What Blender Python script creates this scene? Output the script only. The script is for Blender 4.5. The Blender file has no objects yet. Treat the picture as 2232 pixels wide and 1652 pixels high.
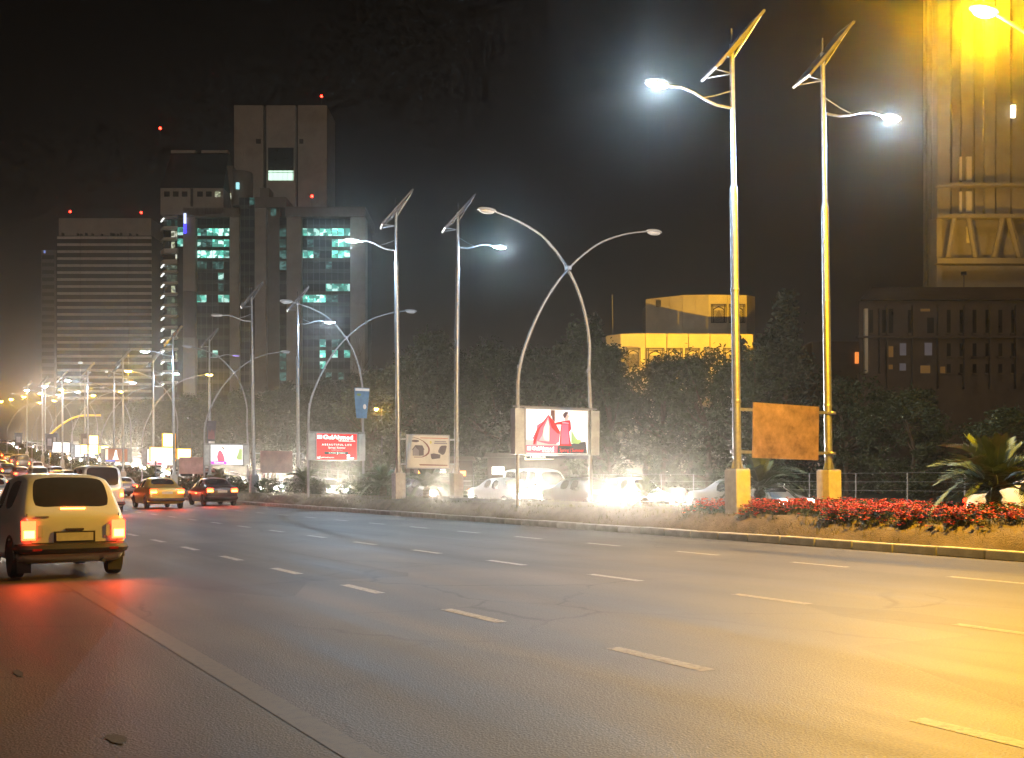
import bpy, bmesh, math, random
from mathutils import Vector, Matrix
random.seed(7)
SC = bpy.context.scene
COL = SC.collection
R = math.radians

# ------------------------------------------------------------------ camera
F_PX = 1100.0                 # focal length in pixels of the 1024 px wide picture
TH = math.atan(617.0 / F_PX)  # the camera is turned this far to the right of the road
CAM_H = 1.376
HORIZON = 479.0
K = 2231.0 / 1024.0
cam = bpy.data.cameras.new('camera')
cam.sensor_width = 36.0
cam.lens = 36.0 * F_PX / 1024.0
cam.shift_y = (HORIZON - 379.0) / 1024.0
cam.clip_start = 0.1
cam.clip_end = 4000
camo = bpy.data.objects.new('camera', cam)
COL.objects.link(camo)
camo.location = (0, 0, CAM_H)
camo.rotation_euler = (R(90), 0, -TH)
SC.camera = camo

# ------------------------------------------------------------------ night sky
W = bpy.data.worlds.new('World')
SC.world = W
W.use_nodes = True
wn = W.node_tree
wn.nodes.clear()
wo = wn.nodes.new('ShaderNodeOutputWorld')
wb = wn.nodes.new('ShaderNodeBackground')
wtc = wn.nodes.new('ShaderNodeTexCoord')
wsx = wn.nodes.new('ShaderNodeSeparateXYZ')
wr = wn.nodes.new('ShaderNodeValToRGB')
wn.links.new(wtc.outputs['Generated'], wsx.inputs[0])
wn.links.new(wsx.outputs['Z'], wr.inputs[0])
wr.color_ramp.elements[0].position = 0.0
wr.color_ramp.elements[0].color = (0.022, 0.016, 0.012, 1)
wr.color_ramp.elements[1].position = 0.45
wr.color_ramp.elements[1].color = (0.0006, 0.0005, 0.0005, 1)
e = wr.color_ramp.elements.new(0.16)
e.color = (0.0060, 0.0044, 0.0036, 1)
wb.inputs['Strength'].default_value = 1.0
wn.links.new(wr.outputs[0], wb.inputs['Color'])
wn.links.new(wb.outputs[0], wo.inputs['Surface'])

# weak sun lamp added to light facades, standing for town glow behind camera
town_glow = bpy.data.lights.new('town_glow', 'SUN')
town_glow.energy = 0.36
town_glow.angle = R(12)
town_glow.color = (1.0, 0.77, 0.57)
town_glow_o = bpy.data.objects.new('town_glow', town_glow)
COL.objects.link(town_glow_o)
town_glow_o.rotation_euler = (R(62), 0, R(-18))
town_glow_o.location = (0, -20, 60)

SC.view_settings.view_transform = 'Standard'
SC.view_settings.look = 'None'
SC.view_settings.gamma = 1.0
SC.view_settings.exposure = 0.0
SC.view_settings.use_curve_mapping = False
SC.render.engine = 'CYCLES'
SC.cycles.use_denoising = True
SC.cycles.max_bounces = 4
SC.cycles.diffuse_bounces = 2
SC.cycles.glossy_bounces = 2
SC.cycles.volume_bounces = 0
SC.cycles.sample_clamp_indirect = 3.0
SC.cycles.sample_clamp_direct = 0.0
SC.cycles.caustics_reflective = False
SC.cycles.caustics_refractive = False
SC.cycles.use_adaptive_sampling = True
SC.cycles.adaptive_threshold = 0.025
SC.cycles.adaptive_min_samples = 12

# ------------------------------------------------------------------ helpers
def g(y):
    """height of the ground along the road: flat, then uphill"""
    if y < 70: return 0.0
    if y < 120: return 0.045 * (y - 70) ** 2 / 100.0
    if y < 400: return 0.045 * (y - 95)
    if y < 500: return 0.045 * 305 + 0.045 * ((y - 400) - (y - 400) ** 2 / 200.0)
    return 0.045 * 305 + 0.045 * 50

cT, sT = math.cos(TH), math.sin(TH)
def along(px, X):
    """the distance along the road at which a line X metres to the right is seen at column px"""
    u = (px / K + 105.0) / F_PX * cT
    return X * (1 - u * sT) / (u * cT)
def depth(X, Y): return X * sT + Y * cT
def col_of(X, Y): return ((X / (cT * depth(X, Y))) * F_PX - 105.0) * K

class MB:
    def __init__(s): s.v = []; s.f = []; s.m = []
    def add(s, vs, fs, mi=0):
        b = len(s.v); s.v += [tuple(v) for v in vs]
        for f in fs: s.f.append(tuple(i + b for i in f)); s.m.append(mi)
        return s
    def box(s, x0, x1, y0, y1, z0, z1, mi=0, M=None):
        vs = [Vector((x, y, z)) for z in (z0, z1) for y in (y0, y1) for x in (x0, x1)]
        if M is not None: vs = [M @ v for v in vs]
        return s.add(vs, [(0, 2, 3, 1), (4, 5, 7, 6), (0, 1, 5, 4), (2, 6, 7, 3), (0, 4, 6, 2), (1, 3, 7, 5)], mi)
    def cbox(s, c, d, mi=0, M=None):
        return s.box(c[0]-d[0]/2, c[0]+d[0]/2, c[1]-d[1]/2, c[1]+d[1]/2, c[2]-d[2]/2, c[2]+d[2]/2, mi, M)
    def tube(s, pts, rad, n=10, mi=0, cap=True):
        pts = [Vector(p) for p in pts]
        if not isinstance(rad, (list, tuple)): rad = [rad] * len(pts)
        rings = []
        up = Vector((0, 0, 1))
        prev = None
        for i, p in enumerate(pts):
            t = (pts[min(i + 1, len(pts) - 1)] - pts[max(i - 1, 0)]).normalized()
            if prev is None:
                a = t.cross(up)
                if a.length < 1e-3: a = Vector((1, 0, 0))
            else:
                a = prev - t * prev.dot(t)
            a.normalize(); b = t.cross(a).normalized(); prev = a
            rings.append([p + (a * math.cos(2*math.pi*k/n) + b * math.sin(2*math.pi*k/n)) * rad[i] for k in range(n)])
        vs = [v for r_ in rings for v in r_]
        fs = []
        for i in range(len(pts) - 1):
            for k in range(n):
                fs.append((i*n+k, i*n+(k+1) % n, (i+1)*n+(k+1) % n, (i+1)*n+k))
        if cap:
            fs.append(tuple(range(n))[::-1]); fs.append(tuple((len(pts)-1)*n + k for k in range(n)))
        return s.add(vs, fs, mi)
    def lathe(s, prof, n=12, c=(0, 0, 0), mi=0, axis='z'):
        vs = []
        for (r_, z) in prof:
            for k in range(n):
                a = 2*math.pi*k/n
                p = (r_*math.cos(a), r_*math.sin(a), z)
                if axis == 'x': p = (p[2], p[0], p[1])
                if axis == 'y': p = (p[0], p[2], p[1])
                vs.append((p[0]+c[0], p[1]+c[1], p[2]+c[2]))
        fs = []
        for i in range(len(prof) - 1):
            for k in range(n): fs.append((i*n+k, i*n+(k+1) % n, (i+1)*n+(k+1) % n, (i+1)*n+k))
        fs.append(tuple(range(n))[::-1]); fs.append(tuple((len(prof)-1)*n + k for k in range(n)))
        return s.add(vs, fs, mi)
    def prism(s, poly, y0, y1, mi=0):
        """an outline in x, z given a thickness in y"""
        n = len(poly)
        vs = [(x, y0, z) for x, z in poly] + [(x, y1, z) for x, z in poly]
        fs = [tuple(range(n)), tuple(range(2*n-1, n-1, -1))]
        fs += [(i, i+n, (i+1) % n + n, (i+1) % n) for i in range(n)]
        return s.add(vs, fs, mi)
    def mesh(s, name, mats, smooth=False):
        me = bpy.data.meshes.new(name)
        me.from_pydata(s.v, [], s.f)
        if not isinstance(mats, (list, tuple)): mats = [mats]
        for m in mats: me.materials.append(m)
        if len(mats) > 1: me.polygons.foreach_set('material_index', s.m)
        if smooth: me.polygons.foreach_set('use_smooth', [True] * len(me.polygons))
        me.update()
        return me

def link(name, data, parent=None, loc=(0, 0, 0), rot=(0, 0, 0)):
    o = bpy.data.objects.new(name, data)
    COL.objects.link(o)
    o.location = loc; o.rotation_euler = rot
    if parent is not None: o.parent = parent
    return o
def obj(name, mb, mat, parent=None, loc=(0, 0, 0), rot=(0, 0, 0), smooth=False, bevel=0.0):
    me = mb.mesh(name, mat, smooth)
    if bevel > 0 or smooth:
        bm = bmesh.new(); bm.from_mesh(me)
        if bevel > 0:
            bmesh.ops.bevel(bm, geom=list(bm.edges), offset=bevel, segments=2, affect='EDGES', profile=0.6)
        bmesh.ops.recalc_face_normals(bm, faces=bm.faces)
        bm.to_mesh(me); bm.free()
    if smooth:
        me.polygons.foreach_set('use_smooth', [True] * len(me.polygons))
        me.set_sharp_from_angle(angle=R(40))
    return link(name, me, parent, loc, rot)
def tag(o, label, cat, group=None):
    o['label'] = label; o['category'] = cat
    if group: o['group'] = group
    return o
def thing(name, label, cat, loc=(0, 0, 0), rz=0.0, group=None):
    return tag(link(name, None, None, loc, (0, 0, rz)), label, cat, group)
def struct(name, mb, mat, **k):
    o = obj(name, mb, mat, **k); o['kind'] = 'structure'; return o
def copy_tree(o, parent=None):
    c = o.copy(); COL.objects.link(c)
    if parent is not None: c.parent = parent
    for ch in list(o.children): copy_tree(ch, c)
    return c

# ------------------------------------------------------------------ materials
def mat(name, base, rough=0.6, metal=0.0, var=0.25, scale=4.0, bump=0.0, bscale=60.0, spec=0.5, dark=None, coat=0.0, detail=6.0):
    m = bpy.data.materials.new(name); m.use_nodes = True
    nt = m.node_tree; p = nt.nodes['Principled BSDF']
    p.inputs['Roughness'].default_value = rough
    p.inputs['Metallic'].default_value = metal
    p.inputs['Specular IOR Level'].default_value = spec
    p.inputs['Coat Weight'].default_value = coat
    tc = nt.nodes.new('ShaderNodeTexCoord')
    nz = nt.nodes.new('ShaderNodeTexNoise')
    nz.inputs['Scale'].default_value = scale; nz.inputs['Detail'].default_value = detail
    nz.inputs['Roughness'].default_value = 0.65
    nt.links.new(tc.outputs['Object'], nz.inputs['Vector'])
    rp = nt.nodes.new('ShaderNodeValToRGB')
    d = dark if dark else tuple(c * (1 - var) for c in base)
    l_ = tuple(min(1, c * (1 + var * 0.6)) for c in base)
    rp.color_ramp.elements[0].position = 0.3; rp.color_ramp.elements[0].color = (*d, 1)
    rp.color_ramp.elements[1].position = 0.72; rp.color_ramp.elements[1].color = (*l_, 1)
    nt.links.new(nz.outputs['Fac'], rp.inputs[0])
    nt.links.new(rp.outputs[0], p.inputs['Base Color'])
    if bump > 0:
        n2 = nt.nodes.new('ShaderNodeTexNoise'); n2.inputs['Scale'].default_value = bscale; n2.inputs['Detail'].default_value = 4
        nt.links.new(tc.outputs['Object'], n2.inputs['Vector'])
        b = nt.nodes.new('ShaderNodeBump'); b.inputs['Strength'].default_value = bump; b.inputs['Distance'].default_value = 0.02
        nt.links.new(n2.outputs['Fac'], b.inputs['Height']); nt.links.new(b.outputs[0], p.inputs['Normal'])
    return m
def emat(name, col, strength, sample=False):
    m = bpy.data.materials.new(name); m.use_nodes = True
    nt = m.node_tree; p = nt.nodes['Principled BSDF']
    p.inputs['Base Color'].default_value = (*[min(1, c * .5) for c in col], 1)
    p.inputs['Roughness'].default_value = 0.4
    p.inputs['Emission Color'].default_value = (*col, 1)
    p.inputs['Emission Strength'].default_value = strength
    m.cycles.emission_sampling = 'AUTO' if sample else 'NONE'
    return m
def window_mat(name, c1, c2, strength, scale):
    """a lit room behind glass: furniture, blinds and ceiling lamps as an uneven brightness"""
    m = bpy.data.materials.new(name); m.use_nodes = True
    nt = m.node_tree; p = nt.nodes['Principled BSDF']
    p.inputs['Base Color'].default_value = (0.02, 0.025, 0.025, 1)
    p.inputs['Roughness'].default_value = 0.1
    tc = nt.nodes.new('ShaderNodeTexCoord')
    mp = nt.nodes.new('ShaderNodeMapping'); mp.inputs['Scale'].default_value = (1.0, 1.0, 1.6)
    oi = nt.nodes.new('ShaderNodeObjectInfo')
    va = nt.nodes.new('ShaderNodeVectorMath'); va.operation = 'ADD'
    vs = nt.nodes.new('ShaderNodeVectorMath'); vs.operation = 'SCALE'; vs.inputs['Scale'].default_value = 40
    nt.links.new(oi.outputs['Location'], vs.inputs[0])
    nt.links.new(tc.outputs['Object'], va.inputs[0]); nt.links.new(vs.outputs[0], va.inputs[1])
    nt.links.new(va.outputs[0], mp.inputs[0])
    vo = nt.nodes.new('ShaderNodeTexVoronoi'); vo.inputs['Scale'].default_value = scale; vo.distance = 'CHEBYCHEV'
    nt.links.new(mp.outputs[0], vo.inputs['Vector'])
    rp = nt.nodes.new('ShaderNodeValToRGB')
    rp.color_ramp.interpolation = 'CONSTANT'
    rp.color_ramp.elements[0].position = 0.0; rp.color_ramp.elements[0].color = (*tuple(c*.25 for c in c1), 1)
    rp.color_ramp.elements[1].position = 0.75; rp.color_ramp.elements[1].color = (*c2, 1)
    e1 = rp.color_ramp.elements.new(0.3); e1.color = (*tuple(c*.5 for c in c1), 1)
    e2 = rp.color_ramp.elements.new(0.52); e2.color = (*c1, 1)
    sx = nt.nodes.new('ShaderNodeSeparateXYZ'); nt.links.new(vo.outputs['Color'], sx.inputs[0])
    nt.links.new(sx.outputs['X'], rp.inputs[0])
    nt.links.new(rp.outputs[0], p.inputs['Emission Color'])
    p.inputs['Emission Strength'].default_value = strength
    m.cycles.emission_sampling = 'NONE'
    return m

def asphalt_mat():
    m = bpy.data.materials.new('asphalt'); m.use_nodes = True
    nt = m.node_tree; p = nt.nodes['Principled BSDF']; N = nt.nodes.new; L = nt.links.new
    tc = N('ShaderNodeTexCoord')
    def noise(scale, detail=5, stretch=None):
        n = N('ShaderNodeTexNoise'); n.inputs['Scale'].default_value = scale; n.inputs['Detail'].default_value = detail
        if stretch:
            mp = N('ShaderNodeMapping'); mp.inputs['Scale'].default_value = stretch
            L(tc.outputs['Object'], mp.inputs[0]); L(mp.outputs[0], n.inputs['Vector'])
        else: L(tc.outputs['Object'], n.inputs['Vector'])
        return n
    big = noise(0.35, 4); grain = noise(55, 3); streak = noise(1.2, 4, (1.6, 0.06, 1)); spk = N('ShaderNodeTexVoronoi')
    spk.inputs['Scale'].default_value = 70; L(tc.outputs['Object'], spk.inputs['Vector'])
    r1 = N('ShaderNodeValToRGB')
    r1.color_ramp.elements[0].position = 0.3; r1.color_ramp.elements[0].color = (0.040, 0.037, 0.034, 1)
    r1.color_ramp.elements[1].position = 0.75; r1.color_ramp.elements[1].color = (0.075, 0.070, 0.064, 1)
    L(big.outputs['Fac'], r1.inputs[0])
    mx = N('ShaderNodeMix'); mx.data_type = 'RGBA'; mx.blend_type = 'MULTIPLY'; mx.inputs[0].default_value = 0.55
    r2 = N('ShaderNodeValToRGB'); r2.color_ramp.elements[0].position = 0.35; r2.color_ramp.elements[0].color = (.35, .35, .35, 1)
    r2.color_ramp.elements[1].position = 0.62; r2.color_ramp.elements[1].color = (1.25, 1.25, 1.22, 1)
    L(streak.outputs['Fac'], r2.inputs[0]); L(r1.outputs[0], mx.inputs['A']); L(r2.outputs[0], mx.inputs['B'])
    mx2 = N('ShaderNodeMix'); mx2.data_type = 'RGBA'; mx2.blend_type = 'MULTIPLY'; mx2.inputs[0].default_value = 0.75
    r3 = N('ShaderNodeValToRGB'); r3.color_ramp.elements[0].position = 0.38; r3.color_ramp.elements[0].color = (.4, .4, .4, 1)
    r3.color_ramp.elements[1].position = 0.62; r3.color_ramp.elements[1].color = (1.5, 1.48, 1.42, 1)
    L(grain.outputs['Fac'], r3.inputs[0]); L(mx.outputs['Result'], mx2.inputs['A']); L(r3.outputs[0], mx2.inputs['B'])
    # oil-darkened lane middles, tyre-polished tracks, cracks and square repair patches
    sx = N('ShaderNodeSeparateXYZ'); L(tc.outputs['Object'], sx.inputs[0])
    wv = N('ShaderNodeMath'); wv.operation = 'MULTIPLY_ADD'; wv.inputs[1].default_value = 2*math.pi/1.85; wv.inputs[2].default_value = .4; L(sx.outputs['X'], wv.inputs[0])
    sn = N('ShaderNodeMath'); sn.operation = 'SINE'; L(wv.outputs[0], sn.inputs[0])
    ad = N('ShaderNodeMath'); ad.operation = 'MULTIPLY_ADD'; ad.inputs[1].default_value = .10; L(sn.outputs[0], ad.inputs[0])
    nb = noise(.8, 5, (1.0, .12, 1)); L(nb.outputs['Fac'], ad.inputs[2])
    r4 = N('ShaderNodeValToRGB'); r4.color_ramp.elements[0].position = .30; r4.color_ramp.elements[0].color = (.48, .47, .46, 1); r4.color_ramp.elements[1].position = .62; r4.color_ramp.elements[1].color = (1.12, 1.12, 1.1, 1)
    L(ad.outputs[0], r4.inputs[0])
    m3 = N('ShaderNodeMix'); m3.data_type = 'RGBA'; m3.blend_type = 'MULTIPLY'; m3.inputs[0].default_value = .85
    L(mx2.outputs['Result'], m3.inputs['A']); L(r4.outputs[0], m3.inputs['B'])
    nd = noise(1.7, 4); vm = N('ShaderNodeVectorMath'); vm.operation = 'MULTIPLY_ADD'; vm.inputs[1].default_value = (.55, .55, 0); L(nd.outputs['Color'], vm.inputs[0]); L(tc.outputs['Object'], vm.inputs[2])
    ck = N('ShaderNodeTexVoronoi'); ck.feature = 'DISTANCE_TO_EDGE'; ck.inputs['Scale'].default_value = .33; L(vm.outputs[0], ck.inputs['Vector'])
    r5 = N('ShaderNodeValToRGB'); r5.color_ramp.elements[0].position = .0; r5.color_ramp.elements[0].color = (.32, .31, .30, 1); r5.color_ramp.elements[1].position = .011; r5.color_ramp.elements[1].color = (1, 1, 1, 1)
    L(ck.outputs['Distance'], r5.inputs[0])
    ng = noise(.23, 3); r6 = N('ShaderNodeValToRGB'); r6.color_ramp.elements[0].position = .44; r6.color_ramp.elements[0].color = (0, 0, 0, 1); r6.color_ramp.elements[1].position = .54; r6.color_ramp.elements[1].color = (1, 1, 1, 1); L(ng.outputs['Fac'], r6.inputs[0])
    m4 = N('ShaderNodeMix'); m4.data_type = 'RGBA'; m4.blend_type = 'MULTIPLY'; L(r6.outputs[0], m4.inputs[0]); L(m3.outputs['Result'], m4.inputs['A']); L(r5.outputs[0], m4.inputs['B'])
    bk = N('ShaderNodeTexVoronoi'); bk.inputs['Scale'].default_value = .16; bk.distance = 'CHEBYCHEV'; bk.inputs['Randomness'].default_value = .8
    mp5 = N('ShaderNodeMapping'); mp5.inputs['Scale'].default_value = (1.6, .7, 1); L(tc.outputs['Object'], mp5.inputs[0]); L(mp5.outputs[0], bk.inputs['Vector'])
    sb = N('ShaderNodeSeparateXYZ'); L(bk.outputs['Color'], sb.inputs[0])
    r7 = N('ShaderNodeValToRGB'); r7.color_ramp.interpolation = 'CONSTANT'; r7.color_ramp.elements[0].position = 0; r7.color_ramp.elements[0].color = (.60, .59, .58, 1); r7.color_ramp.elements[1].position = .22; r7.color_ramp.elements[1].color = (1, 1, 1, 1); e7 = r7.color_ramp.elements.new(.8); e7.color = (1.25, 1.24, 1.22, 1)
    L(sb.outputs['X'], r7.inputs[0])
    m5 = N('ShaderNodeMix'); m5.data_type = 'RGBA'; m5.blend_type = 'MULTIPLY'; m5.inputs[0].default_value = .8; L(m4.outputs['Result'], m5.inputs['A']); L(r7.outputs[0], m5.inputs['B'])
    L(m5.outputs['Result'], p.inputs['Base Color'])
    rr = N('ShaderNodeMapRange'); rr.inputs['To Min'].default_value = 0.48; rr.inputs['To Max'].default_value = 0.74
    L(streak.outputs['Fac'], rr.inputs['Value']); L(rr.outputs[0], p.inputs['Roughness'])
    p.inputs['Specular IOR Level'].default_value = 0.55
    b = N('ShaderNodeBump'); b.inputs['Strength'].default_value = 0.4; b.inputs['Distance'].default_value = 0.006
    L(spk.outputs['Distance'], b.inputs['Height']); L(b.outputs[0], p.inputs['Normal'])
    return m
def paint_mat(name, col):
    """road paint with worn patches through which the asphalt shows"""
    m = bpy.data.materials.new(name); m.use_nodes = True
    nt = m.node_tree; p = nt.nodes['Principled BSDF']; N = nt.nodes.new; L = nt.links.new
    tc = N('ShaderNodeTexCoord'); n = N('ShaderNodeTexNoise'); n.inputs['Scale'].default_value = 14; n.inputs['Detail'].default_value = 8
    n.inputs['Roughness'].default_value = 0.75
    L(tc.outputs['Object'], n.inputs['Vector'])
    rp = N('ShaderNodeValToRGB'); rp.color_ramp.elements[0].position = 0.36; rp.color_ramp.elements[0].color = (.050, .047, .043, 1)
    rp.color_ramp.elements[1].position = 0.52; rp.color_ramp.elements[1].color = (*col, 1)
    L(n.outputs['Fac'], rp.inputs[0]); L(rp.outputs[0], p.inputs['Base Color'])
    p.inputs['Roughness'].default_value = 0.6
    return m

M = {}
M['asphalt'] = asphalt_mat()
M['white_paint'] = paint_mat('white_paint', (.26, .25, .23))
M['yellow_paint'] = paint_mat('yellow_paint', (.080, .070, .050))
M['soil'] = mat('soil', (.10, .075, .05), .95, scale=2.5, var=.5, bump=.8, bscale=30)
M['turf'] = mat('turf', (.045, .06, .022), .95, scale=3, var=.5, bump=.8, bscale=40)
M['ground'] = mat('ground', (.05, .05, .032), .95, scale=.3, var=.5)
M['concrete'] = mat('concrete', (.38, .36, .33), .85, scale=1.5, var=.25, bump=.2)
M['kerb'] = mat('kerb_concrete', (.30, .29, .27), .85, scale=3, var=.35, bump=.3)
M['steel'] = mat('galvanised_steel', (.40, .41, .43), .42, .85, scale=9, var=.25)
M['steel_painted'] = mat('painted_steel', (.26, .26, .27), .45, .4, scale=5, var=.25)
M['dark_steel'] = mat('dark_steel', (.10, .10, .11), .5, .5, var=.3)
M['pedestal'] = mat('pedestal_plaster', (.40, .38, .36), .7, scale=5, var=.25)
M['panel_cells'] = mat('solar_cells', (.012, .014, .022), .55, .0, scale=20, var=.4, spec=.2)
M['led'] = emat('led_lens', (.72, .88, 1.0), 200)
M['led_green'] = emat('led_lens_greenish', (.72, 1.0, .95), 160)
M['led_off'] = mat('unlit_lens', (.5, .5, .52), .3)
M['led_blue'] = emat('violet_tint_lens', (.32, .25, .9), 1.2)  # for an unlit head: its violet tint is put in as faint glow
M['sodium'] = emat('sodium_lens', (1.0, .62, .10), 150)
M['lamp_case'] = mat('lamp_casing', (.36, .36, .37), .45, .4)

# ------------------------------------------------------------------ ground, roads, median
def strip(x0, x1, y0, y1, dz, step=5.0, nx=1, zf=None):
    mb = MB(); ys = []; y = y0
    while y < y1 - 1e-6: ys.append(y); y += step
    ys.append(y1)
    xs = [x0 + (x1 - x0) * i / nx for i in range(nx + 1)]
    vs = [(x, y, g(y) + dz + (zf(x, y) if zf else 0)) for y in ys for x in xs]
    n = nx + 1
    fs = [(j*n+i, j*n+i+1, (j+1)*n+i+1, (j+1)*n+i) for j in range(len(ys)-1) for i in range(nx)]
    mb.add(vs, fs); return mb
struct('ground', strip(-420, 760, -80, 1150, -0.02, 10, 4), M['ground'])
struct('road', strip(-7.0, 16.3, -30, 700, 0.0, 5, 1), M['asphalt'])
struct('opposite_road', strip(21.75, 37.2, -30, 700, 0.0, 5, 1), M['asphalt'])

def section(name, prof, y0, y1, mt, step=4.0):
    mb = MB(); ys = []; y = y0
    while y < y1 - 1e-6: ys.append(y); y += step
    ys.append(y1); n = len(prof)
    vs = [(x + (0.05 * math.sin(y * 1.7 + i * 2) if 0 < i < n - 1 else 0), y, g(y) + z + (0.035 * math.sin(y * .9 + i * 1.3) if 0 < i < n - 1 else 0)) for y in ys for i, (x, z) in enumerate(prof)]
    fs = [(j*n+i, j*n+i+1, (j+1)*n+i+1, (j+1)*n+i) for j in range(len(ys)-1) for i in range(n-1)]
    mb.add(vs, fs)
    return struct(name, mb, mt, smooth=True)
median = section('median_bank', [(16.56, .05), (16.56, .13), (16.75, .36), (17.0, .55), (17.3, .60), (18.4, .62), (20.2, .62), (20.8, .56), (21.3, .3), (21.5, .12), (21.5, .05)], -10, 700, M['soil'], 1.0)
kerbs = thing('median_kerb', 'row of pale concrete kerb stones along the near edge of the median', 'kerb', (16.43, 0, 0))
me_k = None
for side, X in ((0, 0.0), (1, 5.19)):
    for k in range(56 if side == 0 else 40):
        y = 4 + k * 1.0
        if me_k is None:
            mb = MB().box(-.125, .125, -.485, .485, 0, .17)
            o = obj('kerb_stone', mb, M['kerb'], kerbs, bevel=.02); me_k = o.data
        else:
            o = link('kerb_stone', me_k, kerbs)
        o.location = (X + random.uniform(-.008, .008), y, g(y) + random.uniform(-.012, .004)); o.rotation_euler = (random.uniform(-.006, .006), random.uniform(-.02, .02), random.uniform(-.01, .01))
mb = MB()
for X in (0.0, 5.19):
    y = 60.0
    while y < 400:
        mb.box(X-.125, X+.125, y-1.96, y+1.96, g(y), g(y)+.17); y += 4
o = obj('far_kerb', mb, M['kerb'], kerbs); o['kind'] = 'stuff'

# painted markings: each dash a piece of the marking it belongs to
def dashes(name, X, first, pitch, n, length=1.22, wid=.14, label=''):
    t = thing(name, label, 'road marking', (X, 0, 0))
    me = MB().add([(-wid/2, -length/2, 0), (wid/2, -length/2, 0), (wid/2, length/2, 0), (-wid/2, length/2, 0)], [(0, 1, 2, 3)]).mesh('dash', M['white_paint'])
    for k in range(n):
        y = first + k * pitch
        link('dash', me, t, (random.uniform(-.015, .015), y, g(y) + .003), (math.atan(.0 if y < 70 else (g(y+1)-g(y))), 0, random.uniform(-.006, .006)))
    return t
dashes('lane_marking', 5.09, 3.75, 3.06, 40, label='dashed white lane line nearest the camera, crossing the lower middle of the picture')
dashes('lane_marking', 8.77, 3.3, 3.13, 40, label='second dashed white lane line counted from the camera')
dashes('lane_marking', 12.95, 3.7, 3.1, 40, label='faint dashed lane line nearest the median')
dashes('lane_marking', 26.9, 4, 3.1, 40, label='dashed lane line on the opposite carriageway beyond the median')
tag(obj('edge_line', strip(1.93, 2.11, -5, 200, .003, 5), M['yellow_paint']), 'worn solid yellowish edge line running from the lower middle up to the left', 'road marking')
def patch(cx, cy, rx, ry, n=18):
    mb = MB(); mb.add([(cx + rx * math.cos(a) * random.uniform(.7, 1.2), cy + ry * math.sin(a) * random.uniform(.7, 1.2), .0045) for a in [2*math.pi*k/n for k in range(n)]], [tuple(range(n))]); return mb
M['tar'] = mat('tar_patch', (.034, .031, .028), .8, scale=30, var=.6)
tag(obj('tar_patch', patch(1.02, 6.1, .05, .13), M['tar']), 'small black tar patch on the shoulder at the lower left', 'tar patch')
tag(obj('tar_patch', patch(.76, 8.5, .03, .16), M['tar']), 'thin black tar smear at the left edge of the picture', 'tar patch')

# opposite verge
section('far_verge', [(37.2, .0), (37.2, .15), (37.45, .16), (39.5, .2), (44, .35), (70, .5), (110, .4), (150, -.1)], -10, 700, M['turf'], 5.0)

# ------------------------------------------------------------------ lamps
def spot(parent, loc, power, color, size=1.0, angle=160, blend=.6, rot=(0, 0, 0), name='lamp_light'):
    l = bpy.data.lights.new(name, 'POINT'); l.energy = power; l.color = color
    l.shadow_soft_size = size*.4
    return link(name, l, parent, loc, rot)
LED = (.52, .76, 1.0); SOD = (1.0, .51, .008)
PAN_AZ = -(TH - R(11))     # heading of the solar panels' level axis

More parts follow.
